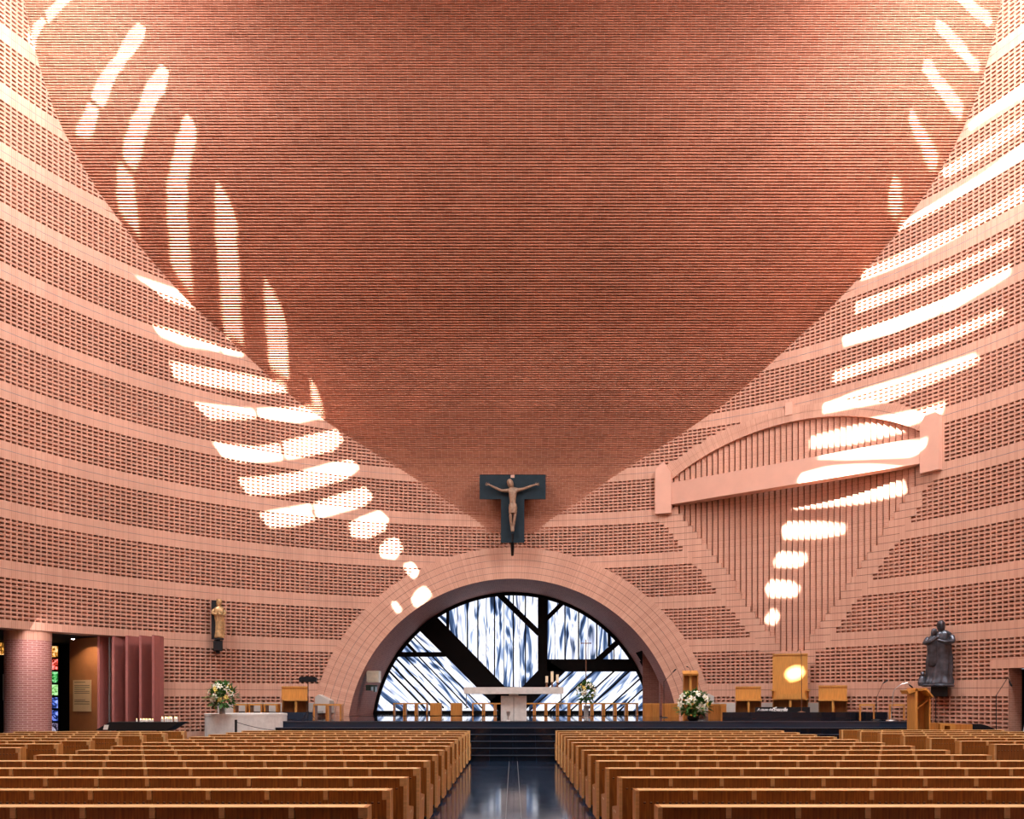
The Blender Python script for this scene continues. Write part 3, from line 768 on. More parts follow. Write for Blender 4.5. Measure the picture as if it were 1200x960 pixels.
def make_seat(px, y, z, rz, w, seat_h, back_top, label, tall=False, group=None):
    root = thing('throne' if tall else 'choir_seat', label, 'chair', (X(px, y), y, z), rz, group)
    dpt = .50; hw = w / 2
    b = MB(); b.box(-hw, hw, -dpt / 2, dpt / 2, seat_h - .05, seat_h); bevel(b.build('seat', M_oak, root), .006)
    b = MB(); b0 = .0 if tall else seat_h
    b.box(-hw, hw, dpt / 2 - .05, dpt / 2, b0, back_top)
    if not tall: b.box(-hw, hw, dpt / 2 - .05 - .28, dpt / 2 - .05, seat_h, seat_h + .001)
    b.box(-hw - .004, hw + .004, dpt / 2 - .075, dpt / 2 + .005, back_top - .04, back_top + .01)
    bevel(b.build('backrest', M_oak, root), .004)
    prof = [(-dpt / 2 + .02, seat_h - .05), (dpt / 2 - .05, seat_h - .05), (dpt / 2 - .05, 0), (dpt / 2 - .22, 0)]
    for xa in (-hw + .02, hw - .02):
        b = MB(); b.prism(prof, xa - .018, xa + .018, 0, axis='x'); b.build('side_panel', M_oak2, root)
    b = MB(); b.box(-.035, .035, -dpt / 2 + .02, dpt / 2 - .05, 0, seat_h - .05); b.build('centre_support', M_oak, root)
    b = MB(); b.box(-hw + .04, hw - .04, dpt / 2 - .06, dpt / 2 - .052, 0, seat_h - .05); b.build('back_panel', M_oak2, root)
    if tall:
        for s_ in (-1, 1):
            b = MB(); b.prism([(-dpt / 2, seat_h + .24), (dpt / 2 - .05, seat_h + .24), (dpt / 2 - .05, seat_h - .0), (dpt / 2 - .2, seat_h)], s_ * (hw + .0) - .02, s_ * (hw + .0) + .02, 0, axis='x')
            b.box(s_ * hw - .07, s_ * hw + .07, -dpt / 2 - .02, dpt / 2 - .05, seat_h + .24, seat_h + .275); b.build('armrest', M_oak, root)
        b = MB(); b.box(-hw + .08, hw - .08, -dpt / 2 - .02, -dpt / 2 + .02, seat_h - .02, seat_h + .14); b.build('apron', M_oak, root)
    return root
make_seat(346, 26.4, PL, radians(20), .80, .39, .80, 'wide low oak seat with a panel back left of the arch')
make_seat(877, 26.7, PL, radians(-14), .80, .39, .80, 'wide low oak seat just left of the tall throne')
make_seat(976, 25.85, PL, radians(-20), .84, .39, .82, 'wide low oak seat just right of the tall throne')
make_seat(926, 26.6, PL, radians(-17), 1.08, .42, 1.86, 'tall oak throne with a high panel back under the pleated recess', tall=True)

# altar
YA = 23.55
root = thing('altar', 'white stone altar table with a T shaped support in front of the window', 'altar', (X(602, YA), YA, ST))
hw = 114.5 / 2 * YA / F; zt = Zz(805.7, YA) - ST; zb_ = Zz(813.5, YA) - ST
b = MB(); b.box(-hw, hw, -.5, .5, zb_, zt); bevel(b.build('table_slab', M_marble, root), .008)
b = MB(); b.box(-.13, .13, -.3, .3, zt - .27, zb_); b.build('neck', M_marble, root)
for s_ in (-1, 1):
    b = MB(); xa, xb = (.006, .36); b.box(min(s_ * xa, s_ * xb), max(s_ * xa, s_ * xb), -.33, .33, 0, zt - .24); bevel(b.build('base_block', M_marble, root), .008)
    b = MB(); b.box(s_ * hw - s_ * .03 - .012, s_ * hw - s_ * .03 + .012, .2, .24, zb_ - .42, zb_); b.box(s_ * hw - .04, s_ * hw + .0, .2, .42, zb_ - .42, zb_ - .40); b.build('side_bracket', M_grey, root)
def candle(px, pytop, label):
    y = YA - .05; zt2 = Zz(pytop, y); z0 = Zz(805.7, YA)
    root = thing('candle', label, 'candle', (X(px, y), y, z0), 0, 'candles on the altar'); h = zt2 - z0; hc = (Zz(799.5, y) - z0) if pytop < 789 else (Zz(800, y) - z0)
    b = MB(); b.lathe([(0, 0), (.052, 0), (.05, .012), (.025, .03), (.022, hc - .03), (.045, hc - .012), (.045, hc), (0, hc)], (0, 0, 0), 16); b.build('candlestick', M_brnmet, root, smooth=True)
    b = MB(); b.lathe([(.038, hc), (.038, h - .004), (.034, h), (0, h - .003)], (0, 0, 0), 16); b.build('wax_candle', M_wax, root)
    b = MB(); b.tube([(0, 0, h - .004), (.002, 0, h + .018)], .002, 5); b.build('wick', M_ink, root)
candle(640.7, 792.4, 'short thick cream candle on the altar, left of three'); candle(647, 787, 'tallest cream candle on the altar, in the middle'); candle(653.3, 790.6, 'cream candle on the altar end, right of three')
b = MB(); b.lathe([(0, 0), (.06, 0), (.055, .01), (.014, .03), (.014, .14), (.045, .17), (.055, .27), (.05, .27), (.04, .17), (0, .16)], (0, 0, 0), 16)
y = 23.05; o = b.build('chalice', M_silver, smooth=True, loc=(X(595.5, y), y, ST)); tag(o, 'small metal cup stand on the stage before the altar base', 'cup')
# processional cross
y = 27.0; root = thing('processional_cross', 'thin copper coloured standing cross behind the flower vase', 'cross', (X(686.7, y), y, ST))
h = Zz(749.6, y) - ST; zc = Zz(754, y) - ST
b = MB(); b.box(-.016, .016, -.012, .012, .03, h); b.build('shaft', M_brnmet, root)
b = MB(); b.box(-.155, .155, -.011, .011, zc - .014, zc + .014)
for s_ in (-1, 1): b.box(s_ * .155 - .016, s_ * .155 + .016, -.014, .014, zc - .022, zc + .022)
b.build('crossbar', M_brnmet, root)
b = MB(); b.lathe([(0, 0), (.16, 0), (.15, .03), (.03, .05), (.02, .12), (0, .12)], (0, 0, 0), 20); b.build('base', M_brnmet, root)

# bouquets
def petal_flower(b, c, nrm, r, n=6, mi=0):
    nrm = nrm.normalized(); u = nrm.orthogonal().normalized(); w = nrm.cross(u)
    for k in range(n):
        a = 2 * pi * k / n + random.uniform(-.1, .1); d = u * cos(a) + w * sin(a); e = nrm.cross(d)
        p0 = c; p1 = c + d * r * .45 + nrm * r * .45; p2 = c + d * r + nrm * r * .35; p3 = c + d * r * 1.12 + nrm * r * .12
        wd = r * .26
        b.quad([p0, p1 - e * wd, p2 - e * wd * .6, p3, p2 + e * wd * .6, p1 + e * wd], mi)
    return
def bouquet(root, c, rx, rz_, nl, nyl, rf):
    b = MB(); c = Vector(c)
    for k in range(420):
        t = random.uniform(0, 2 * pi); ph = random.uniform(-.9, 1.35); rr = random.uniform(.7, 1.15 if ph > .2 else 1.3)
        d = Vector((cos(t) * cos(ph), sin(t) * cos(ph), sin(ph)))
        p = c + Vector((d.x * rx, d.y * rx, d.z * rz_)) * rr
        dd = (d + Vector((random.uniform(-.6, .6), random.uniform(-.6, .6), random.uniform(-.3, .6)))).normalized()
        L = rx * random.uniform(.3, .55); e = dd.cross(Vector((0, 0, 1))).normalized() * L * .3; q = dd.cross(e).normalized() * L * .08
        b.quad([p - dd * L * .4, p + e, p + dd * L * .7, p - e + q])
    for k in range(10):
        t = 2 * pi * k / 10; b.tube([c + Vector((0, 0, -rz_ * 1.1)), c + Vector((cos(t) * rx * .4, sin(t) * rx * .4, 0))], rx * .02, 5)
    b.build('foliage', M_leaf, root)['kind'] = 'stuff'
    def place_fl(i, n, kind):
        g = 2.39996 * i + (0 if kind == 0 else 1.1); ph = 1.35 - 1.75 * ((i + .5) / n)
        d = Vector((cos(g) * cos(ph), sin(g) * cos(ph), sin(ph)))
        if d.y > .35: d.y = -d.y
        p = c + Vector((d.x * rx * .98, d.y * rx * .98, d.z * rz_ * .98))
        b = MB(); 
        if kind == 0:
            petal_flower(b, Vector((0, 0, 0)), d + Vector((0, -.4, .1)), rf * .85)
            b.tube([(0, 0, 0), tuple((d + Vector((0, -.4, .1))).normalized() * rf * .5)], rf * .05, 5, 1); o = b.build('lily', [M_petal, M_yell], root)
        else:
            for ring in range(3):
                petal_flower(b, Vector((0, 0, 0)), d + Vector((0, -.3, .1)), rf * (.62 - .15 * ring), 6 + ring)
            o = b.build('rose', M_yell, root)
        o.location = p
    for i in range(nl): place_fl(i, nl, 0)
    for i in range(nyl): place_fl(i, nyl, 1)
y = 25.6; root = thing('flower_arrangement', 'white and yellow bouquet in a tall grey vase below the thin standing cross', 'flowers', (X(687, y), y, ST))
b = MB(); b.lathe([(0, 0), (.10, 0), (.10, .015), (.07, .03), (.085, .40), (.09, .41), (.075, .40), (0, .38)], (0, 0, 0), 20); b.build('vase', M_vase, root, smooth=True)
bouquet(root, (0, 0, .80), .28, .30, 9, 8, .10)
y = 23.3; root = thing('flower_arrangement', 'large bowl of white lilies on the stage right of the arch', 'flowers', (X(812.5, y), y, ST))
b = MB(); b.lathe([(0, 0), (.12, 0), (.17, .06), (.16, .14), (.14, .13), (0, .12)], (0, 0, 0), 20); b.build('bowl', M_black, root, smooth=True)
bouquet(root, (0, 0, .46), .40, .34, 12, 7, .15)
# font
y = 23.0; fx = X(279, 22.3)
root = thing('baptismal_font', 'large round white stone font at the left end of the stage', 'font', (fx, y, 0))
zt = Zz(836.8, 22.2)
b = MB(); b.lathe([(0, 0), (1.09, 0), (1.09, zt - .06)], (0, 0, 0), 64); b.lathe([(1.09, zt - .06), (.8, zt - .06)], (0, 0, 0), 64); b.build('drum', M_marble, root)
b = MB(); b.lathe([(1.1, zt - .06), (1.1, zt), (.85, zt), (.80, zt - .25), (0, zt - .28)], (0, 0, 0), 64); b.build('basin', M_marble, root)
y = 22.1; root = thing('flower_arrangement', 'yellow and white bouquet in a glass vase on the stone font', 'flowers', (X(260.5, y), y, zt))
b = MB(); b.lathe([(0, 0), (.085, 0), (.08, .02), (.075, .12), (.10, .24), (.09, .235), (0, .2)], (0, 0, 0), 20); b.build('vase', M_vase, root, smooth=True)
bouquet(root, (.0, 0, .48), .33, .33, 8, 9, .115)
# stanchion
y = 21.6; root = thing('rope_barrier', 'short black post with a rope in front of the white font', 'barrier', (X(276.5, y), y, 0))
h = Zz(843.5, y)
b = MB(); b.lathe([(0, 0), (.14, 0), (.13, .02), (.033, .03), (.033, h), (0, h)], (0, 0, 0), 16); b.build('post', M_black, root)
b = MB(); x1 = X(322, y); xs_ = [i / 12 for i in range(13)]; xw = x1 - X(276.5, y)
b.tube([(xw * t, 0, h - .06 - (.22 * t) - .12 * t * (1 - t)) for t in xs_], .008, 6); b.build('rope', M_black, root)
b = MB(); b.tube([(xw, 0, 0), (xw, 0, h - .28)], .01, 6); b.build('far_post', M_black, root)

# lecterns
def ambo(px, y, z, rz, w, h, d, label):
    root = thing('lectern', label, 'lectern', (X(px, y), y, z), rz)
    hw = w / 2
    b = MB(); b.prism([(-d / 2, h - .10), (d / 2, h - .0), (d / 2, h - .05), (-d / 2 + .02, h - .16)], -hw, hw, 0, axis='x'); bevel(b.build('desk', M_oak, root))
    for s_ in (-1, 1):
        b = MB(); b.prism([(-d / 2 + .02, h - .14), (d / 2 - .02, h - .05), (.05, h * .55), (.05, 0), (-.08, 0), (-.08, h * .5)], s_ * (hw - .02) - .015, s_ * (hw - .02) + .015, 0, axis='x'); b.build('side_panel', M_oak2, root)
    b = MB(); b.box(-.035, .035, -.10, .12, 0, h - .10); b.build('centre_support', M_oak, root)
    b = MB(); b.box(-hw + .02, hw - .02, .02, .05, 0, h - .12); b.build('back_panel', M_oak2, root)
    return root
ambo(808.8, 24.5, ST, radians(-6), .45, Zz(787, 24.5) - ST + .03, .34, 'tall oak lectern behind the bowl of lilies')
b = MB()
y = 21.8; zf = .66; root = thing('ambo', 'tall oak ambo with a cut out reading desk at the right end of the stage', 'lectern', (X(1076, y), y, zf), radians(0))
h = Zz(806.5, y) - zf; hw = 11.3 * y / F
b = MB(); b.prism([(-hw + .06, 0), (hw, 0), (hw, h - .22), (hw - .15, h - .02), (-hw + .06, h - .02)], .12, .17); b.build('back_panel', M_oak2, root)
b = MB(); b.box(-hw + .04, -hw + .10, -.28, .17, 0, h - .0); b.build('side_panel', M_oak, root)
b = MB(); b.box(hw - .04, hw, -.15, .17, 0, h - .24); b.build('side_panel', M_oak, root)
b = MB(); b.prism([(-hw - .18, h - .06), (-hw + .06, h - .04), (-hw + .1, h - .01), (hw - .17, h - .0), (hw, h - .2), (hw, h - .25), (hw - .18, h - .06), (-hw + .1, h - .07), (-hw - .12, h - .16)], -.28, .12); b.build('desk', M_oak, root)
b = MB(); b.prism([(-hw + .1, h - .62), (hw - .04, h - .34), (hw - .04, h - .30), (-hw + .1, h - .58)], -.1, .12); b.build('shelf', M_oak2, root)
b = MB(); b.box(X(1062, 21.4), X(1095, 21.4), 21.45, 22.3, 0, zf); struct(b.build('floor_podium', M_stage))

# microphone stands
def micstand(px, y, z, pts, label, mat=M_black, head=True, cat='microphone stand', name='microphone_stand', base=.14):
    """pts: pixel points from the foot up"""
    root = thing(name, label, cat, (X(px, y), y, z)); o0 = Vector((X(px, y), y, z))
    P_ = [at(p, q, y) - o0 for p, q in pts]
    b = MB(); b.lathe([(0, 0), (base, 0), (base * .95, .015), (.02, .03), (0, .03)], (0, 0, 0), 16); b.build('base', mat, root)
    b = MB(); b.tube([(0, 0, .02)] + [(p.x, 0, p.z) for p in P_[:1]], .011, 6); b.build('pole', mat, root)
    if len(P_) > 1:
        b = MB(); b.tube([(p.x, -.01 * i, p.z) for i, p in enumerate(P_)], .008, 6); b.build('boom', mat, root)
    if head:
        p = P_[-1]; q = P_[-2] if len(P_) > 1 else Vector((0, 0, 0)); d = (p - q).normalized(); d = Vector((d.x, -.15, d.z)).normalized()
        b = MB(); b.tube([p - d * .03, p + d * .03, p + d * .10, p + d * .13], [.014, .02, .024, .012], 8); b.build('microphone', M_black, root)
    return root
micstand(1027, 24.2, ST, [(1027, 818), (1034.5, 801), (1036, 800)], 'black microphone stand with angled boom beside the left stool at the right')
micstand(1044, 23.6, ST, [(1046.5, 812), (1049, 807), (1056, 802), (1063, 800), (1066, 803)], 'silver gooseneck microphone stand between the stool and the ambo', M_silver)
micstand(1096.5, 22.6, 0, [(1096.5, 815)], 'straight black pole stand under the dark bronze statue', head=False, cat='stand', name='pole_stand')
micstand(1167.5, 22.1, 0, [(1167.5, 815), (1179, 797), (1180.5, 794), (1183, 799.5)], 'black microphone stand with raised boom by the dark doorway')
micstand(778, 27.2, ST, [(778, 799), (789, 787.5)], 'thin black microphone stand leaning out at the right foot of the arch')
micstand(939.3, 25.12, PL, [(939.3, 790), (939.0, 768), (937.5, 761.5), (935, 761), (933.5, 764)], 'tall thin copper pole with a hooked top standing before the throne', M_brnmet, head=False, cat='stand', name='gooseneck_stand', base=.11)
y = 24.9; root = thing('music_stand', 'black music stand with a wide dark desk left of the arch', 'music stand', (X(361, y), y, ST))
h = Zz(796, y) - ST
b = MB(); b.tube([(0, 0, .02), (0, 0, h)], .014, 8); b.build('pole', M_black, root)
b = MB(); b.box(-.26, .26, -.05, .05, h - .09, h + .05); b.box(-.22, .22, -.06, -.05, h - .06, h + .07); b.tube([(.02, 0, h + .05), (.02, 0, h + .15)], .01, 6); b.build('desk', M_black, root)
b = MB()
for k in range(3):
    a = 2 * pi * k / 3 + .5; b.tube([(0, 0, .25), (.22 * cos(a), .22 * sin(a), .01)], .009, 6)
b.build('tripod', M_black, root)
# gooseneck microphone on the lectern behind the lilies
y = 24.45; root = thing('gooseneck_microphone', 'thin gooseneck microphone on top of the oak lectern behind the lilies', 'microphone', (X(809, y), y, Zz(787, 24.5) - .03))
b = MB(); b.tube([(0, 0, 0), (0, 0, .07), (-.03, 0, .13), (-.08, 0, .16)], .006, 6); b.build('neck', M_black, root)
b = MB(); b.tube([(-.07, 0, .155), (-.11, -.01, .17)], .014, 8); b.build('head', M_black, root)

# banner
y = 25.24; root = thing('banner', 'long black board with white handwriting below the throne', 'banner', (0, 0, 0))
b = MB(); b.box(X(885.7, y), X(950, y), y - .0 + .05, y + .08, PL, Zz(828.8, y)); b.build('board', M_black, root)
def text(s, size, loc, mat, parent, name, shear=.3, bold=.0):
    cu = bpy.data.curves.new(name, 'FONT'); cu.body = s; cu.size = size; cu.shear = shear; cu.extrude = .002; cu.offset = bold; cu.align_x = 'CENTER'; cu.align_y = 'CENTER'; cu.space_character = .9
    o = bpy.data.objects.new(name, cu); COL.objects.link(o); o.parent = parent; o.location = loc; o.rotation_euler = (pi / 2, 0, 0); cu.materials.append(mat)
    bpy.context.view_layer.update(); me = bpy.data.meshes.new_from_object(o.evaluated_get(bpy.context.evaluated_depsgraph_get())); bpy.data.objects.remove(o)
    o = bpy.data.objects.new(name, me); COL.objects.link(o); o.parent = parent; o.location = loc; o.rotation_euler = (pi / 2, 0, 0); return o
zm = (PL + Zz(828.8, y)) / 2
text('A cause de', .115, (X(896.5, y), y + .045, zm + .0), M_white, root, 'lettering', .35, .002)
text("l'Évangile", .15, (X(914, y), y + .045, zm), M_white, root, 'lettering', .35, .005)

# tabernacle and shelf on the arch soffit
y = 30.4
b = MB(); b.box(X(429, y) + .09, X(445, y), y - .25, y + .27, Zz(800, y), Zz(786.5, y)); root = tag(bevel(b.build('tabernacle', M_beige), .01), 'beige metal box cabinet on the left flank of the arch', 'tabernacle')
b = MB(); b.box(X(431, y), X(443.5, y), y - .262, y - .25, Zz(799, y), Zz(787.5, y)); b.build('door', M_beige, root)
b = MB(); b.box(X(430, y), X(441, y), y - .28, y + .3, Zz(805, y), Zz(803, y)); b.box(X(430, y), X(436, y), y - .24, y + .26, Zz(809.5, y), Zz(805, y)); b.box(X(439, y), X(441, y), y - .27, y + .2, Zz(811, y), Zz(803, y))
tag(b.build('wall_shelf', M_green), 'dark green metal shelf under the beige box on the arch flank', 'shelf')

# candle stand at the left, a long low black tray
y = 21.3; root = thing('candle_stand', 'long low black votive candle stand behind the left bench rows', 'candle stand', (X(168, y), y, 0))
w0, w1 = X(119, y) - X(168, y), X(216, y) - X(168, y); zt = Zz(846, y); zl = Zz(856, y)
b = MB(); b.prism([(w0, zt - .20), (w0 + .35, zt), (w1, zt), (w1 - .35, zl)  , (w0 + .1, zl)], -.3, .3); b.build('tray', M_black, root)
b = MB()
for xx in (w0 + .5, w1 - .6):
    b.box(xx - .03, xx + .03, -.2, .2, 0, zl + .01)
b.build('trestle', M_black, root)
random.seed(3); nC = 0
protoC = None; usedC = []
for i in range(26):
    while True:
        px = random.uniform(160, 179) if i < 13 else random.uniform(188, 208)
        yy = 21.3 + random.uniform(-.22, .22)
        if all(hypot(X(px, yy) - a, yy - c) > .052 for a, c in usedC): break
    usedC.append((X(px, yy), yy))
    if protoC is None:
        r2 = thing('votive_candle', '', 'candle'); b = MB(); b.lathe([(0, 0), (.021, 0), (.023, .05), (0, .05)], (0, 0, 0), 10); b.build('cup', M_white, r2)
        b = MB(); b.lathe([(0, .052), (.006, .06), (.003, .08), (0, .085)], (0, 0, 0), 8); b.build('flame', M_flame, r2); protoC = r2; o = r2
    else: o = copy_tree(protoC)
    o.location = (X(px, yy), yy, zt); o['group'] = 'votive candles on the black stand'
    o['label'] = 'small white votive candle in the left cluster on the black stand' if i < 13 else 'small white votive candle in the right cluster on the black stand'
    if i >= 13: o.scale = (1, 1, 1.6)
b = MB(); p = Vector((X(124, 20.98), 20.98, zt - .15)); b.prism([(-.06, 0), (.05, 0), (.08, .12), (-.03, .12)], -.01, .01); o = b.build('notice_card', M_white, loc=(p.x - .0, 20.97, zt - .19)); tag(o, 'small white card leaning on the left end of the candle stand', 'card')

# low console and black case at the far right
y = 21.95; root = thing('console', 'low wooden console with a dark opening below the bronze statue', 'cabinet', (X(1106, y), y, 0))
zt = Zz(848, y); 
b = MB(); w = 9 * y / F
b.box(-w, w, -.2, .3, zt - .06, zt); b.box(-w, -w + .12, -.2, .3, 0, zt - .06); b.box(w - .14, w, -.2, .3, 0, zt - .06); b.box(-w, w, .25, .3, 0, zt); b.box(-w, w, -.19, .25, 0, zt - .32); b.build('body', M_oak, root)
b = MB(); b.box(w, w + .5, -.1, .3, 0, zt - .02); b.box(-w - .28, -w, -.1, .3, 0, zt + .02); b.build('side_cabinet', M_oak2, root)
y = 22.5; b = MB(); zt = Zz(848.5, y); b.prism([(-.5, -.12), (-.3, -.03), (-.25, -.0), (.15, 0), (.3, -.04), (.52, -.14), (.4, -.2), (-.4, -.2)], -.2, .2)
for xx in (-.25, .25): b.box(xx - .015, xx + .015, -.015, .015, -zt, -.15)
o = b.build('keyboard', M_black, loc=(X(1139, y), y, zt)); tag(o, 'black electronic keyboard on a stand by the right wall', 'keyboard')

# ------------------------------------------------------------------ figures
def skin(name, verts, edges, radii, mat, parent=None, loc=(0, 0, 0), sub=2, root=0):
    me = bpy.data.meshes.new(name); me.from_pydata(verts, edges, []); me.update()
    o = bpy.data.objects.new(name, me); COL.objects.link(o); o.location = loc
    md = o.modifiers.new('Skin', 'SKIN'); md.use_smooth_shade = True
    if not me.skin_vertices: me.skin_vertices.new()
    for i, r in enumerate(radii):
        v = me.skin_vertices[0].data[i]; v.radius = r if isinstance(r, tuple) else (r, r); v.use_root = (i == root)
    ss = o.modifiers.new('Sub', 'SUBSURF'); ss.levels = sub; ss.render_levels = sub
    me.materials.append(mat)
    if parent is not None: o.parent = parent
    return o
def hand(b_verts, b_edges, b_rad, wrist_i, d, side, up, L=.10):
    """palm and five separate fingers added to a skin skeleton"""
    w = Vector(b_verts[wrist_i]); d = d.normalized(); up = up.normalized()
    pi_ = len(b_verts); b_verts.append(tuple(w + d * L * .5)); b_edges.append((wrist_i, pi_)); b_rad.append((.030, .018))
    for k, (off, ln) in enumerate(((-.030, .085), (-.010, .10), (.010, .095), (.030, .075))):
        a = len(b_verts); b_verts.append(tuple(w + d * L * .95 + up * off)); b_verts.append(tuple(w + d * (L * .95 + ln * .5) + up * off * 1.3 + side * .010)); b_verts.append(tuple(w + d * (L * .95 + ln * .9) + up * off * 1.4 + side * .035))
        b_edges += [(pi_, a), (a, a + 1), (a + 1, a + 2)]; b_rad += [.010, .009, .007]
    a = len(b_verts); b_verts += [tuple(w + d * L * .45 + up * .045), tuple(w + d * L * .85 + up * .075 + side * .01)]
    b_edges += [(pi_, a), (a, a + 1)]; b_rad += [.011, .008]
def head_mesh(b, c, s=1.0, yaw=0, tilt=0, beard=False, hair=True, mi=0, hm=0):
    """a head with brow, nose, mouth, ears and hair; c is the chin-neck point, faces -y"""
    M = Matrix.Translation(c) @ Matrix.Rotation(yaw, 4, 'Z') @ Matrix.Rotation(tilt, 4, 'Y') @ Matrix.Scale(s, 4)
    prof = [(-.015, .030, .030), (.0, .050, .060), (.03, .062, .078), (.07, .072, .090), (.11, .078, .098), (.15, .077, .098), (.19, .066, .084), (.215, .042, .055), (.225, .012, .015)]
    rings = []
    n = 20
    for z, rx, ry in prof:
        ring = []
        for k in range(n):
            a = 2 * pi * k / n; x, y = rx * cos(a), ry * sin(a)
            if sin(a) < -.7:
                if abs(z - .07) < .01 : y -= .026 * max(0, 1 - abs(x) / .02)
                if abs(z - .11) < .01 and abs(x) > .01: y += .012
                if abs(z - .11) < .01 and abs(x) <= .012: y -= .010
                if abs(z - .03) < .01 and abs(x) < .03: y += .004
            ring.append(M @ Vector((x, y, z)))
        rings.append(ring)
    b.loft(rings, mi)
    for s_ in (-1, 1):
        b.lathe([(0, 0), (.0, 0)], (0, 0, 0), 3)
        rr = []
        for zz, q in ((.06, .006), (.075, .014), (.10, .016), (.115, .008)):
            rr.append([M @ Vector((s_ * (.076 + .008 * cos(2 * pi * k / 6)), .008 + q * sin(2 * pi * k / 6), zz)) for k in range(6)])
        b.loft(rr, mi)
    b.loft([[M @ Vector((x + .004 * cos(t), -.088 - .006 * (i % 2), .045 + .004 * sin(t))) for t in [2 * pi * k / 6 for k in range(6)]] for i, x in enumerate((-.022, -.008, .008, .022))], mi)
    if hair:
        rings = []
        for z, rx, ry, off in ((-.02, .060, .045, .06), (.03, .085, .075, .04), (.10, .092, .090, .028), (.16, .090, .096, .018), (.20, .076, .086, .008), (.235, .045, .055, .004), (.242, .012, .012, .0)):
            rings.append([M @ Vector(((rx + .004 * (k % 2)) * cos(2 * pi * k / 20), off + (ry + .004 * (k % 2)) * sin(2 * pi * k / 20), z)) for k in range(20)])
        b.loft(rings, hm)

# crucifix: T shaped board with the bronze figure
YB = 29.85
root = thing('crucifix', 'bronze Christ figure with spread arms on a dark T shaped cross above the arch', 'crucifix', (0, 0, 0))
b = MB()
xl, xr, xa, xb = X(562, YB), X(639.5, YB), X(587, YB), X(614.5, YB); z1, z2, z3 = Zz(556.5, YB), Zz(585, YB), Zz(636, YB)
nx0, nx1, nz = X(598.5, YB), X(603, YB), Zz(560, YB)
b.prism([(xl, z2), (xa, z2), (xa, z3), (xb, z3), (xb, z2), (xr, z2), (xr, z1), (nx1, z1), (nx1, nz), (nx0, nz), (nx0, z1), (xl, z1)], YB, YB + .06)
b.build('cross_board', M_teal, root, weld=True)
b = MB(); b.box(nx0, nx1, YB + .02, YB + .05, nz, z1); b.build('title_block', M_pink, root)
b = MB(); b.box(-.1, .1, YB + .06, YB + .16, z3 + .2, z3 + .5); b.box(-.1, .1, YB + .06, YB + .16, z1 - .5, z1 - .3)
b.tube([at(600.5, 626, YB) + Vector((0, -.05, 0)), at(600.5, 634, YB) + Vector((0, .02, 0)), at(600.5, 640, YB) + Vector((0, .25, 0)), at(600.5, 648, YB) + Vector((0, .5, 0))], [.05, .06, .07, .05], 8)
b.build('bracket', M_black, root)
yf = YB - .14
def q(px, py, dy=0): p = at(px, py, YB); return (p.x, yf + dy, p.z)
V = [q(601, 597), q(600.8, 588), q(600.8, 580), q(601, 575.5), q(599.8, 571.5),       # pelvis, waist, chest, neck base, neck
     q(596.2, 576.2), q(588, 576.5), q(579.5, 572.5), q(574.5, 570),                   # left arm: shoulder, elbow..., wrist
     q(605.8, 575.5), q(613, 574.5), q(621.5, 571.2), q(626.2, 569.6),                 # right arm
     q(598.9, 599), q(598.3, 607, -.03), q(599.5, 618, .02), q(599.6, 622, -.03), q(599.8, 624.8, -.10),
     q(603.6, 599), q(603.2, 607, -.03), q(601.6, 618, .02), q(601.6, 622, -.03), q(601.4, 624.8, -.10)]
E = [(0, 1), (1, 2), (2, 3), (3, 4), (3, 5), (5, 6), (6, 7), (7, 8), (3, 9), (9, 10), (10, 11), (11, 12), (0, 13), (13, 14), (14, 15), (15, 16), (16, 17), (0, 18), (18, 19), (19, 20), (20, 21), (21, 22)]
Rr = [.115, .12, .15, .13, .055, .075, .055, .045, .032, .075, .055, .045, .032, .07, .058, .045, .038, .032, .07, .058, .045, .038, .032]
hand(V, E, Rr, 8, Vector((-1, 0, .28)), Vector((0, -1, 0)), Vector((.28, 0, 1)))
hand(V, E, Rr, 12, Vector((1, 0, .2)), Vector((0, -1, 0)), Vector((-.2, 0, 1)))
skin('corpus', V, E, Rr, M_bronze, root)
b = MB(); head_mesh(b, Vector(q(598.8, 572, -.03)), 1.18, radians(-15), radians(-14)); b.build('head', M_bronze, root, smooth=True, weld=True)
b = MB(); rings = []
for i, (py, rx, ry) in enumerate(((591.5, .120, .12), (593, .135, .135), (596, .142, .145), (600, .142, .145), (603, .135, .135))):
    c = Vector(q(601, py)); rings.append([c + Vector((rx * (1 + .05 * ((k + i) % 3)) * cos(2 * pi * k / 24), ry * (1 + .06 * ((k + i) % 3)) * sin(2 * pi * k / 24), 0)) for k in range(24)])
b.loft(rings); b.build('loincloth', M_bronze, root, smooth=True)

def robe(b, c, H, prof, folds, mi=0, lean=0, seed=1, nf=9):
    """draped figure: prof is (height fraction, half width, half depth, x shift)"""
    rnd = random.Random(seed); n = 56; rings = []
    ph = [rnd.uniform(0, 6) for _ in range(4)]
    prof = sum([[tuple(p[i] + (q_[i] - p[i]) * t for i in range(4)) for t in ((0, .5) if q_[0] - p[0] > .05 else (0,))] for p, q_ in zip(prof, prof[1:])], []) + [prof[-1]]
    for z, rx, ry, sx in prof:
        ring = []
        for k in range(n):
            a = 2 * pi * k / n
            f = 1 + folds * (1 - z * .6) * (.6 * sin(nf * a + ph[0] + z * 3) + .4 * sin((nf * 2 - 3) * a + ph[1] - z * 7) + .5 * sin(3 * a + z * 16 + ph[2]) * sin(z * 23 + 2 * a))
            ring.append(Vector(c) + Vector((sx + rx * f * cos(a), ry * f * sin(a), z * H)))
        rings.append(ring)
    b.loft(rings, mi)
def subdiv_smooth(o, lv=1):
    m = o.modifiers.new('Sub', 'SUBSURF'); m.levels = lv; m.render_levels = lv; return o

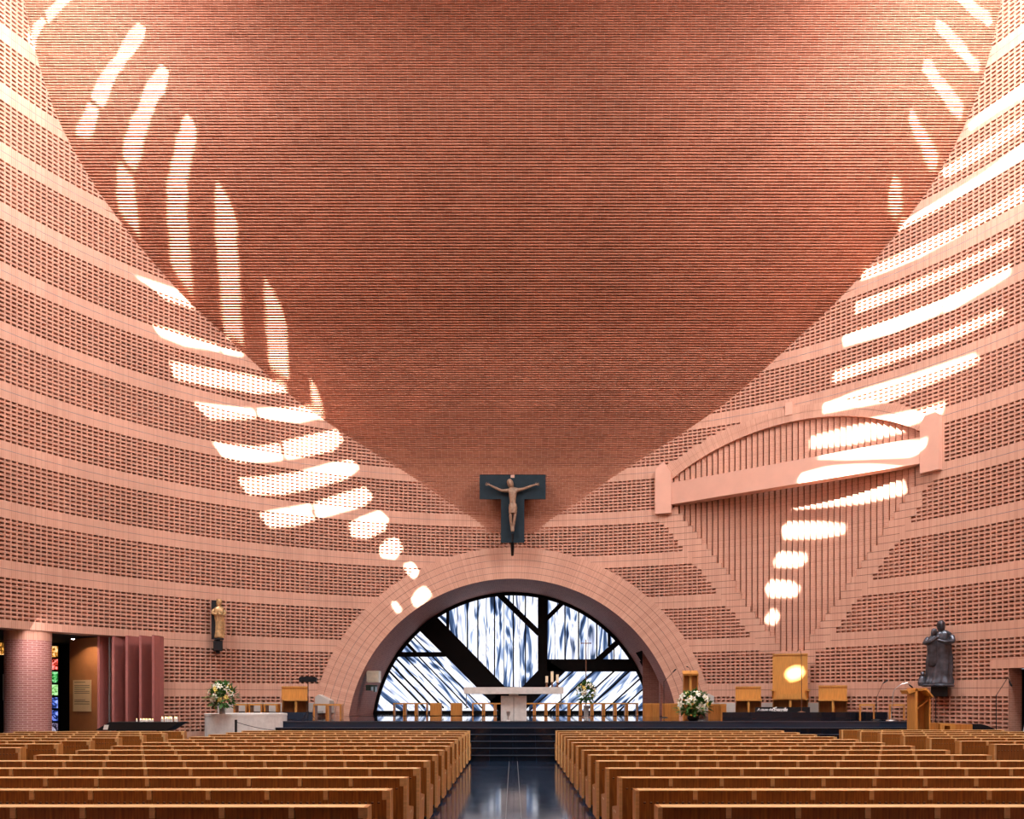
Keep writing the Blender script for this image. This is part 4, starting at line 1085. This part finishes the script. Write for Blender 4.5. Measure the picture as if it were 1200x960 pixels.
# gilded statue on the left wall
px0, yS = 256, hit(256)[1] - .30
xS = X(px0, yS); zb0 = Zz(747.5, yS); H = Zz(704.5, yS) - zb0
th = th_of(256)
root = thing('saint_statue', 'gilded wooden statue of a draped standing figure on a black bracket on the left wall', 'statue', (xS, yS, zb0), -th * .6)
b = MB(); b.box(-.21, .10, .02, .07, -.05, H + .02); b.box(-.12, .0, .07, .4, .3, .5); b.build('back_board', M_black, root)
b = MB(); b.box(-.13, .15, -.14, .22, -.07, -.02); b.box(-.14, .12, -.10, .26, -.42, -.10); b.box(-.05, .05, -.05, .3, -.1, -.05); b.box(-.06, .04, -.02, .3, -.50, -.40); b.build('bracket', M_black, root)
b = MB(); robe(b, (0.02, -.02, 0), H, [(-.02, .13, .11, 0), (.0, .15, .13, 0), (.12, .13, .115, .0), (.3, .125, .11, .01), (.45, .145, .12, .02), (.52, .15, .12, .01), (.6, .135, .11, -.01), (.7, .165, .115, -.01), (.78, .165, .105, -.01), (.83, .11, .08, 0), (.86, .05, .05, 0), (.88, .045, .045, 0)], .10, seed=4)
subdiv_smooth(b.build('draped_body', M_gilt, root, smooth=True, weld=True))
b = MB(); head_mesh(b, Vector((0.015, -.035, H * .865)), .92, radians(10), radians(5)); b.lathe([(.075, .0), (.085, .05), (.08, .06), (.07, .02)], (.015, -.02, H * .865 + .16), 16); b.build('head', M_gilt, root, smooth=True, weld=True)
V = [(-.13, 0, H * .78), (-.19, -.05, H * .66), (-.10, -.16, H * .62), (-.03, -.19, H * .64)]; E = [(0, 1), (1, 2), (2, 3)]; Rr = [.055, .05, .038, .026]
hand(V, E, Rr, 3, Vector((1, -.1, .2)), Vector((0, -1, 0)), Vector((-.2, 0, 1)), .07)
skin('arm', V, E, Rr, M_gilt, root)
V = [(.15, 0, H * .78), (.20, -.05, H * .66), (.14, -.16, H * .60), (.08, -.19, H * .62)]; E = [(0, 1), (1, 2), (2, 3)]; Rr = [.055, .05, .038, .026]
hand(V, E, Rr, 3, Vector((-1, -.1, .3)), Vector((0, -1, 0)), Vector((.2, 0, 1)), .07)
skin('arm', V, E, Rr, M_gilt, root)
b = MB(); b.tube([(.15, -.2, 0), (.17, -.2, H * .3), (.16, -.19, H * .62)], [.02, .016, .012], 6); b.build('staff', M_gilt, root)

# dark bronze statue on the right wall: a draped figure embracing a child
yS = hit(1100)[1] - .42; xS = X(1100, yS); zb0 = Zz(803, yS); H = Zz(727, yS) - zb0; th = th_of(1100)
root = thing('bronze_statue', 'dark bronze statue of a draped standing figure embracing a child on the right wall', 'statue', (xS, yS, zb0), -th * .45)
b = MB(); robe(b, (0, 0, 0), H, [(-.01, .34, .24, -.02), (.02, .38, .26, -.02), (.06, .36, .24, -.01), (.14, .33, .21, 0), (.28, .34, .20, .02), (.42, .33, .19, .02), (.55, .30, .19, .03), (.66, .29, .19, .04), (.74, .28, .18, .06), (.80, .25, .16, .09), (.835, .13, .10, .10), (.855, .06, .06, .09)], .13, seed=9, nf=8)
subdiv_smooth(b.build('draped_body', M_dbronze, root, smooth=True, weld=True))
b = MB(); head_mesh(b, Vector((.075, -.07, H * .845)), 1.15, radians(8), radians(-6)); b.build('head', M_dbronze, root, smooth=True, weld=True)
b = MB(); robe(b, (-.15, -.13, H * .28), H * .5, [(0, .10, .09, 0), (.1, .15, .11, 0), (.5, .13, .11, -.01), (.8, .15, .10, -.02), (.93, .10, .08, 0), (.98, .05, .05, 0)], .08, seed=5, nf=5)
subdiv_smooth(b.build('child', M_dbronze, root, smooth=True, weld=True))
b = MB(); head_mesh(b, Vector((-.15, -.15, H * .755)), .9, radians(-30), radians(14)); b.build('child_head', M_dbronze, root, smooth=True, weld=True)
V = [(.30, -.02, H * .77), (.36, -.14, H * .66), (.14, -.30, H * .65), (.0, -.32, H * .68)]; E = [(0, 1), (1, 2), (2, 3)]; Rr = [.095, .085, .06, .038]
hand(V, E, Rr, 3, Vector((-1, 0, .35)), Vector((0, -1, 0)), Vector((.3, 0, 1)), .09)
skin('arm', V, E, Rr, M_dbronze, root)
V = [(-.24, -.02, H * .74), (-.36, -.14, H * .64), (-.20, -.29, H * .66), (-.06, -.34, H * .72)]; E = [(0, 1), (1, 2), (2, 3)]; Rr = [.09, .08, .055, .038]
hand(V, E, Rr, 3, Vector((1, 0, .55)), Vector((0, -1, 0)), Vector((-.5, 0, 1)), .09)
skin('arm', V, E, Rr, M_dbronze, root)
b = MB(); b.lathe([(0, -.05), (.40, -.05), (.43, -.01), (.38, .03), (0, .04)], (-.02, 0, 0), 24); b.build('base', M_dbronze, root)
b = MB()
b.lathe([(0, 0), (.10, .0), (.12, .10), (.09, .22), (.04, .30), (0, .31)], (-.42, -.02, -.02), 14); b.lathe([(0, 0), (.05, .02), (.06, .07), (.03, .12), (0, .13)], (-.41, -.05, .26), 12); b.build('small_animal', M_dbronze, root, smooth=True)
b = MB(); b.box(-.20, .22, -.2, .36, -.32, -.05); b.build('bracket', M_black, root)

# ------------------------------------------------------------------ sloping roof out of view, its openings cut to cast the sunlit strips
SUN = Vector((.16, 1.62, -1.0)).normalized()        # travel direction of sunlight
P_px = [  # outlines (in the photograph) of the sunlit strips; each is carried back along the sun to its opening in the roof
 [(54, 16), (63, 7), (72, 0), (85, 0), (68, 17), (57, 28)], [(50, 22), (55, 28), (37, 56), (30, 40)],
 [(163, 30), (171, 35), (170, 47), (150, 73), (133, 100), (122, 131), (108, 117), (117, 93), (137, 67), (153, 37)], [(105, 125), (117, 132), (108, 169), (90, 162)],
 [(190, 78), (199, 87), (198, 100), (183, 130), (172, 160), (167, 187), (162, 208), (147, 190), (148, 167), (160, 137), (173, 103)], [(142, 195), (160, 217), (163, 253), (168, 287), (143, 253), (140, 217)],
 [(220, 137), (228, 147), (233, 162), (227, 187), (222, 220), (222, 253), (227, 320), (229, 356), (205, 320), (200, 260), (200, 220), (206, 187), (212, 160)],
 [(256, 217), (263, 227), (272, 243), (281, 270), (282, 320), (286, 370), (287, 408), (265, 395), (262, 340), (257, 290), (256, 250)],
 [(315, 339), (322, 350), (333, 370), (339, 392), (339, 447), (318, 434), (316, 400), (315, 370)],
 [(366, 452), (372, 460), (380, 482), (367, 476)],
 [(157, 323), (187, 333), (207, 340), (228, 362), (213, 357), (193, 350), (173, 333)],
 [(180, 382), (200, 387), (233, 398), (258, 406), (255, 411), (215, 404), (187, 393)], [(262, 408), (285, 414), (282, 417), (260, 413)],
 [(200, 425), (240, 432), (290, 440), (330, 450), (338, 458), (300, 460), (250, 452), (205, 443)],
 [(228, 473), (270, 478), (297, 480), (299, 489), (285, 490), (245, 490)], [(302, 480), (360, 478), (382, 487), (350, 494), (315, 491), (304, 488)],
 [(250, 519), (270, 522), (300, 525), (327, 521), (330, 538), (310, 540), (280, 540), (262, 535)], [(332, 519), (360, 512), (395, 505), (401, 515), (390, 527), (350, 535), (335, 537)],
 [(280, 562), (310, 560), (350, 555), (385, 545), (412, 540), (420, 548), (405, 560), (370, 570), (330, 578), (290, 578)],
 [(305, 603), (330, 598), (365, 592), (363, 600), (368, 608), (345, 615), (315, 617)], [(369, 591), (400, 580), (428, 572), (436, 582), (425, 592), (385, 603), (372, 606)],
 [(410, 615), (425, 607), (445, 600), (454, 608), (450, 620), (430, 630), (413, 628)], [(446, 642), (455, 633), (466, 632), (471, 643), (462, 654), (447, 652)],
 [(474, 663), (483, 660), (490, 670), (486, 679), (478, 672)], [(484, 704), (490, 695), (498, 690), (505, 698), (497, 706), (487, 712)], [(460, 709), (464, 708), (470, 716), (466, 719)],
 [(1118, 0), (1135, 0), (1157, 16), (1163, 27), (1158, 32), (1140, 20)], [(1097, 25), (1105, 27), (1147, 76), (1145, 88), (1138, 83), (1095, 35)],
 [(1083, 72), (1090, 75), (1128, 128), (1125, 143), (1113, 133), (1080, 85)], [(1066, 132), (1072, 140), (1098, 188), (1095, 203), (1088, 204), (1064, 145)], [(1046, 210), (1052, 220), (1056, 250), (1047, 262), (1039, 250), (1040, 230)],
 [(1135, 145), (1155, 128), (1180, 110), (1210, 90), (1210, 105), (1170, 130), (1138, 152)], [(1103, 200), (1160, 162), (1210, 130), (1210, 144), (1160, 178), (1110, 208)],
 [(1056, 262), (1100, 235), (1150, 205), (1210, 160), (1210, 179), (1150, 215), (1100, 245), (1050, 272)],
 [(1012, 318), (1050, 300), (1100, 275), (1132, 261), (1130, 273), (1080, 300), (1040, 317), (1010, 328)], [(1136, 258), (1165, 243), (1195, 220), (1210, 210), (1210, 230), (1170, 250), (1134, 270)],
 [(1003, 355), (1060, 335), (1120, 310), (1180, 280), (1187, 285), (1150, 305), (1080, 337), (1003, 367)],
 [(988, 395), (1010, 386), (1060, 369), (1103, 352), (1103, 366), (1050, 388), (990, 405)], [(1107, 350), (1150, 328), (1183, 310), (1183, 323), (1120, 360), (1107, 365)],
 [(977, 437), (1030, 418), (1100, 393), (1170, 363), (1178, 368), (1120, 396), (1050, 422), (977, 448)],
 [(965, 475), (1000, 461), (1060, 443), (1140, 416), (1148, 423), (1100, 445), (1035, 472), (965, 485)],
 [(950, 513), (1000, 500), (1060, 490), (1105, 477), (1100, 492), (1060, 505), (1000, 519), (950, 524)],
 [(957, 537), (1000, 525), (1047, 520), (1083, 519), (1082, 528), (1067, 535), (993, 538)], [(935, 563), (942, 557), (967, 556), (973, 560), (937, 566)],
 [(930, 586), (960, 578), (1007, 571), (1058, 565), (1062, 577), (1013, 588), (960, 593), (933, 595)], [(917, 620), (923, 613), (960, 613), (990, 616), (990, 624), (960, 629), (920, 630)],
 [(908, 657), (913, 648), (943, 650), (945, 657), (937, 663), (910, 663)], [(898, 690), (903, 681), (927, 683), (937, 690), (932, 698), (903, 698)], [(897, 727), (905, 714), (913, 722), (908, 731)],
]
def surf(px, py):
    """nearest brick surface seen through a pixel: round wall or corbelled wall"""
    x, y = hit(px); best = y
    lo, hi = 10, y
    for i in range(400):
        yy = lo + (hi - lo) * i / 400; z = Zz(py, yy)
        if z > 7 and yy > ysail(z): best = yy; break
    return Vector(at(px, py, best))
def on_pleats(px, py): return Vector(at(px, py, hit(px, RW + .08)[1]))
def on_beam(px, py):
    p, q = cyl(sL / RW, RW - .1), cyl(sR / RW, RW - .1); d = q - p; nrm = Vector((d.y, -d.x, 0))
    r = Vector(((px - CX) / F, 1, 0)); return Vector(at(px, py, nrm.dot(p) / nrm.dot(r)))
def to_roof(p):
    # p - t*SUN meets z = 11 + .7 (y-1)
    t = (11 + .7 * (p.y - 1) - p.z) / (-SUN.z + .7 * SUN.y)
    q_ = p - SUN * t; return (q_.x, q_.y)
holes = []
for poly in P_px:
    pts = []
    for i in range(len(poly)):
        a, c = poly[i], poly[(i + 1) % len(poly)]; n = max(1, int(hypot(a[0] - c[0], a[1] - c[1]) / 9))
        for k in range(n):
            sf = surf
            if 929 <= poly[0][0] <= 958 and 530 < poly[0][1] < 570: sf = on_beam
            elif poly[0][1] > 585 and 890 < poly[0][0] < 935 and poly[0][0] != 950: sf = on_pleats
            elif poly[0] == (950, 513): sf = on_pleats
            pts.append(to_roof(sf(a[0] + (c[0] - a[0]) * k / n, a[1] + (c[1] - a[1]) * k / n)))
    holes.append(pts)
def direct(poly, y):    # a spot on something at a known depth
    return [to_roof(at(a, c, y)) for a, c in poly]
holes.append(direct([(921, 790), (924, 785), (931, 783), (938, 785), (941, 791), (936, 796), (927, 797)], 26.78))
def make_roof():
    vs, es = [], []
    n = 72; Ro = RW + .25
    for i in range(n): vs.append(Vector((Ro * sin(2 * pi * i / n), CY + Ro * cos(2 * pi * i / n)))); es.append((i, (i + 1) % n))
    for h in holes:
        b0 = len(vs); vs += [Vector(p) for p in h]; es += [(b0 + i, b0 + (i + 1) % len(h)) for i in range(len(h))]
    r = delaunay_2d_cdt(vs, es, [], 1, 1e-5)
    V, Fc = r[0], r[2]
    def inside(p, poly):
        c = False; j = len(poly) - 1
        for i in range(len(poly)):
            xi, yi = poly[i]; xj, yj = poly[j]
            if (yi > p[1]) != (yj > p[1]) and p[0] < (xj - xi) * (p[1] - yi) / (yj - yi) + xi: c = not c
            j = i
        return c
    b = MB()
    for f in Fc:
        cx = sum(V[i].x for i in f) / len(f); cy = sum(V[i].y for i in f) / len(f)
        if any(inside((cx, cy), h) for h in holes): continue
        b.quad([(V[i].x, V[i].y, roof_z(V[i].y)) for i in f])
    o = b.build('ceiling', M_ceil); struct(o)
M_ceil = plain('roof_plaster', (.62, .42, .36), .8, var=.03)
make_roof()

# ------------------------------------------------------------------ light
def area(name, loc, target, sx, sy, power, col=(1, 1, 1), spread=None):
    ld = bpy.data.lights.new(name, 'AREA'); ld.shape = 'RECTANGLE'; ld.size = sx; ld.size_y = sy; ld.energy = power; ld.color = col
    if spread: ld.spread = spread
    o = bpy.data.objects.new(name, ld); COL.objects.link(o); o.location = loc
    o.rotation_euler = (Vector(target) - Vector(loc)).to_track_quat('-Z', 'Y').to_euler(); return o
K = 1.0
area('skylight_left', (-12.0, 15.5, 20.0), (-12.2, 21.5, 4), 2.4, 9, 1900 * K, (.93, .98, 1))
area('skylight_right', (12.0, 15.5, 20.0), (12.2, 21.5, 4), 2.4, 9, 2100 * K, (.95, .98, 1))
area('skylight_centre', (0, 15.0, 20.0), (0, 19, 0), 13, 2.5, 520 * K, (.93, .98, 1))
area('skylight_front', (0, 6, 13.2), (0, 14, 0), 12, 4, 330 * K, (.93, .98, 1))
sl = bpy.data.lights.new('sun', 'SUN'); sl.energy = 42; sl.angle = radians(.5); sl.color = (1, .95, .88)
so = bpy.data.objects.new('sun', sl); COL.objects.link(so); so.rotation_euler = SUN.to_track_quat('-Z', 'Y').to_euler()
w = bpy.data.worlds.new('world'); sc.world = w; w.use_nodes = True; w.node_tree.nodes['Background'].inputs[0].default_value = (.75, .8, .9, 1); w.node_tree.nodes['Background'].inputs[1].default_value = .35
c = at(85.5, 749.5, 24.2); ld = bpy.data.lights.new('chapel_spot', 'SPOT'); ld.energy = 45; ld.spot_size = radians(110); ld.color = (1, .8, .55); ld.shadow_soft_size = .05
o = bpy.data.objects.new('chapel_spot', ld); COL.objects.link(o); o.location = (c.x, c.y, 3.31); o.rotation_euler = (Vector((0.1, .5, -1))).to_track_quat('-Z', 'Y').to_euler()
ld = bpy.data.lights.new('chapel_wash', 'AREA'); ld.size = 1.5; ld.energy = 9; ld.color = (1, .85, .85)
o = bpy.data.objects.new('chapel_wash', ld); COL.objects.link(o); o.location = (-12.6, 22.2, 3.2); o.rotation_euler = (Vector((.25, 1, -.6))).to_track_quat('-Z', 'Y').to_euler()

sc.view_settings.view_transform = 'Standard'; sc.view_settings.look = 'None'; sc.view_settings.gamma = 1; sc.view_settings.use_curve_mapping = False
sc.view_settings.exposure = 0.72
sc.cycles.use_denoising = True
sc.cycles.max_bounces = 8; sc.cycles.diffuse_bounces = 3; sc.cycles.glossy_bounces = 3; sc.cycles.sample_clamp_indirect = 6
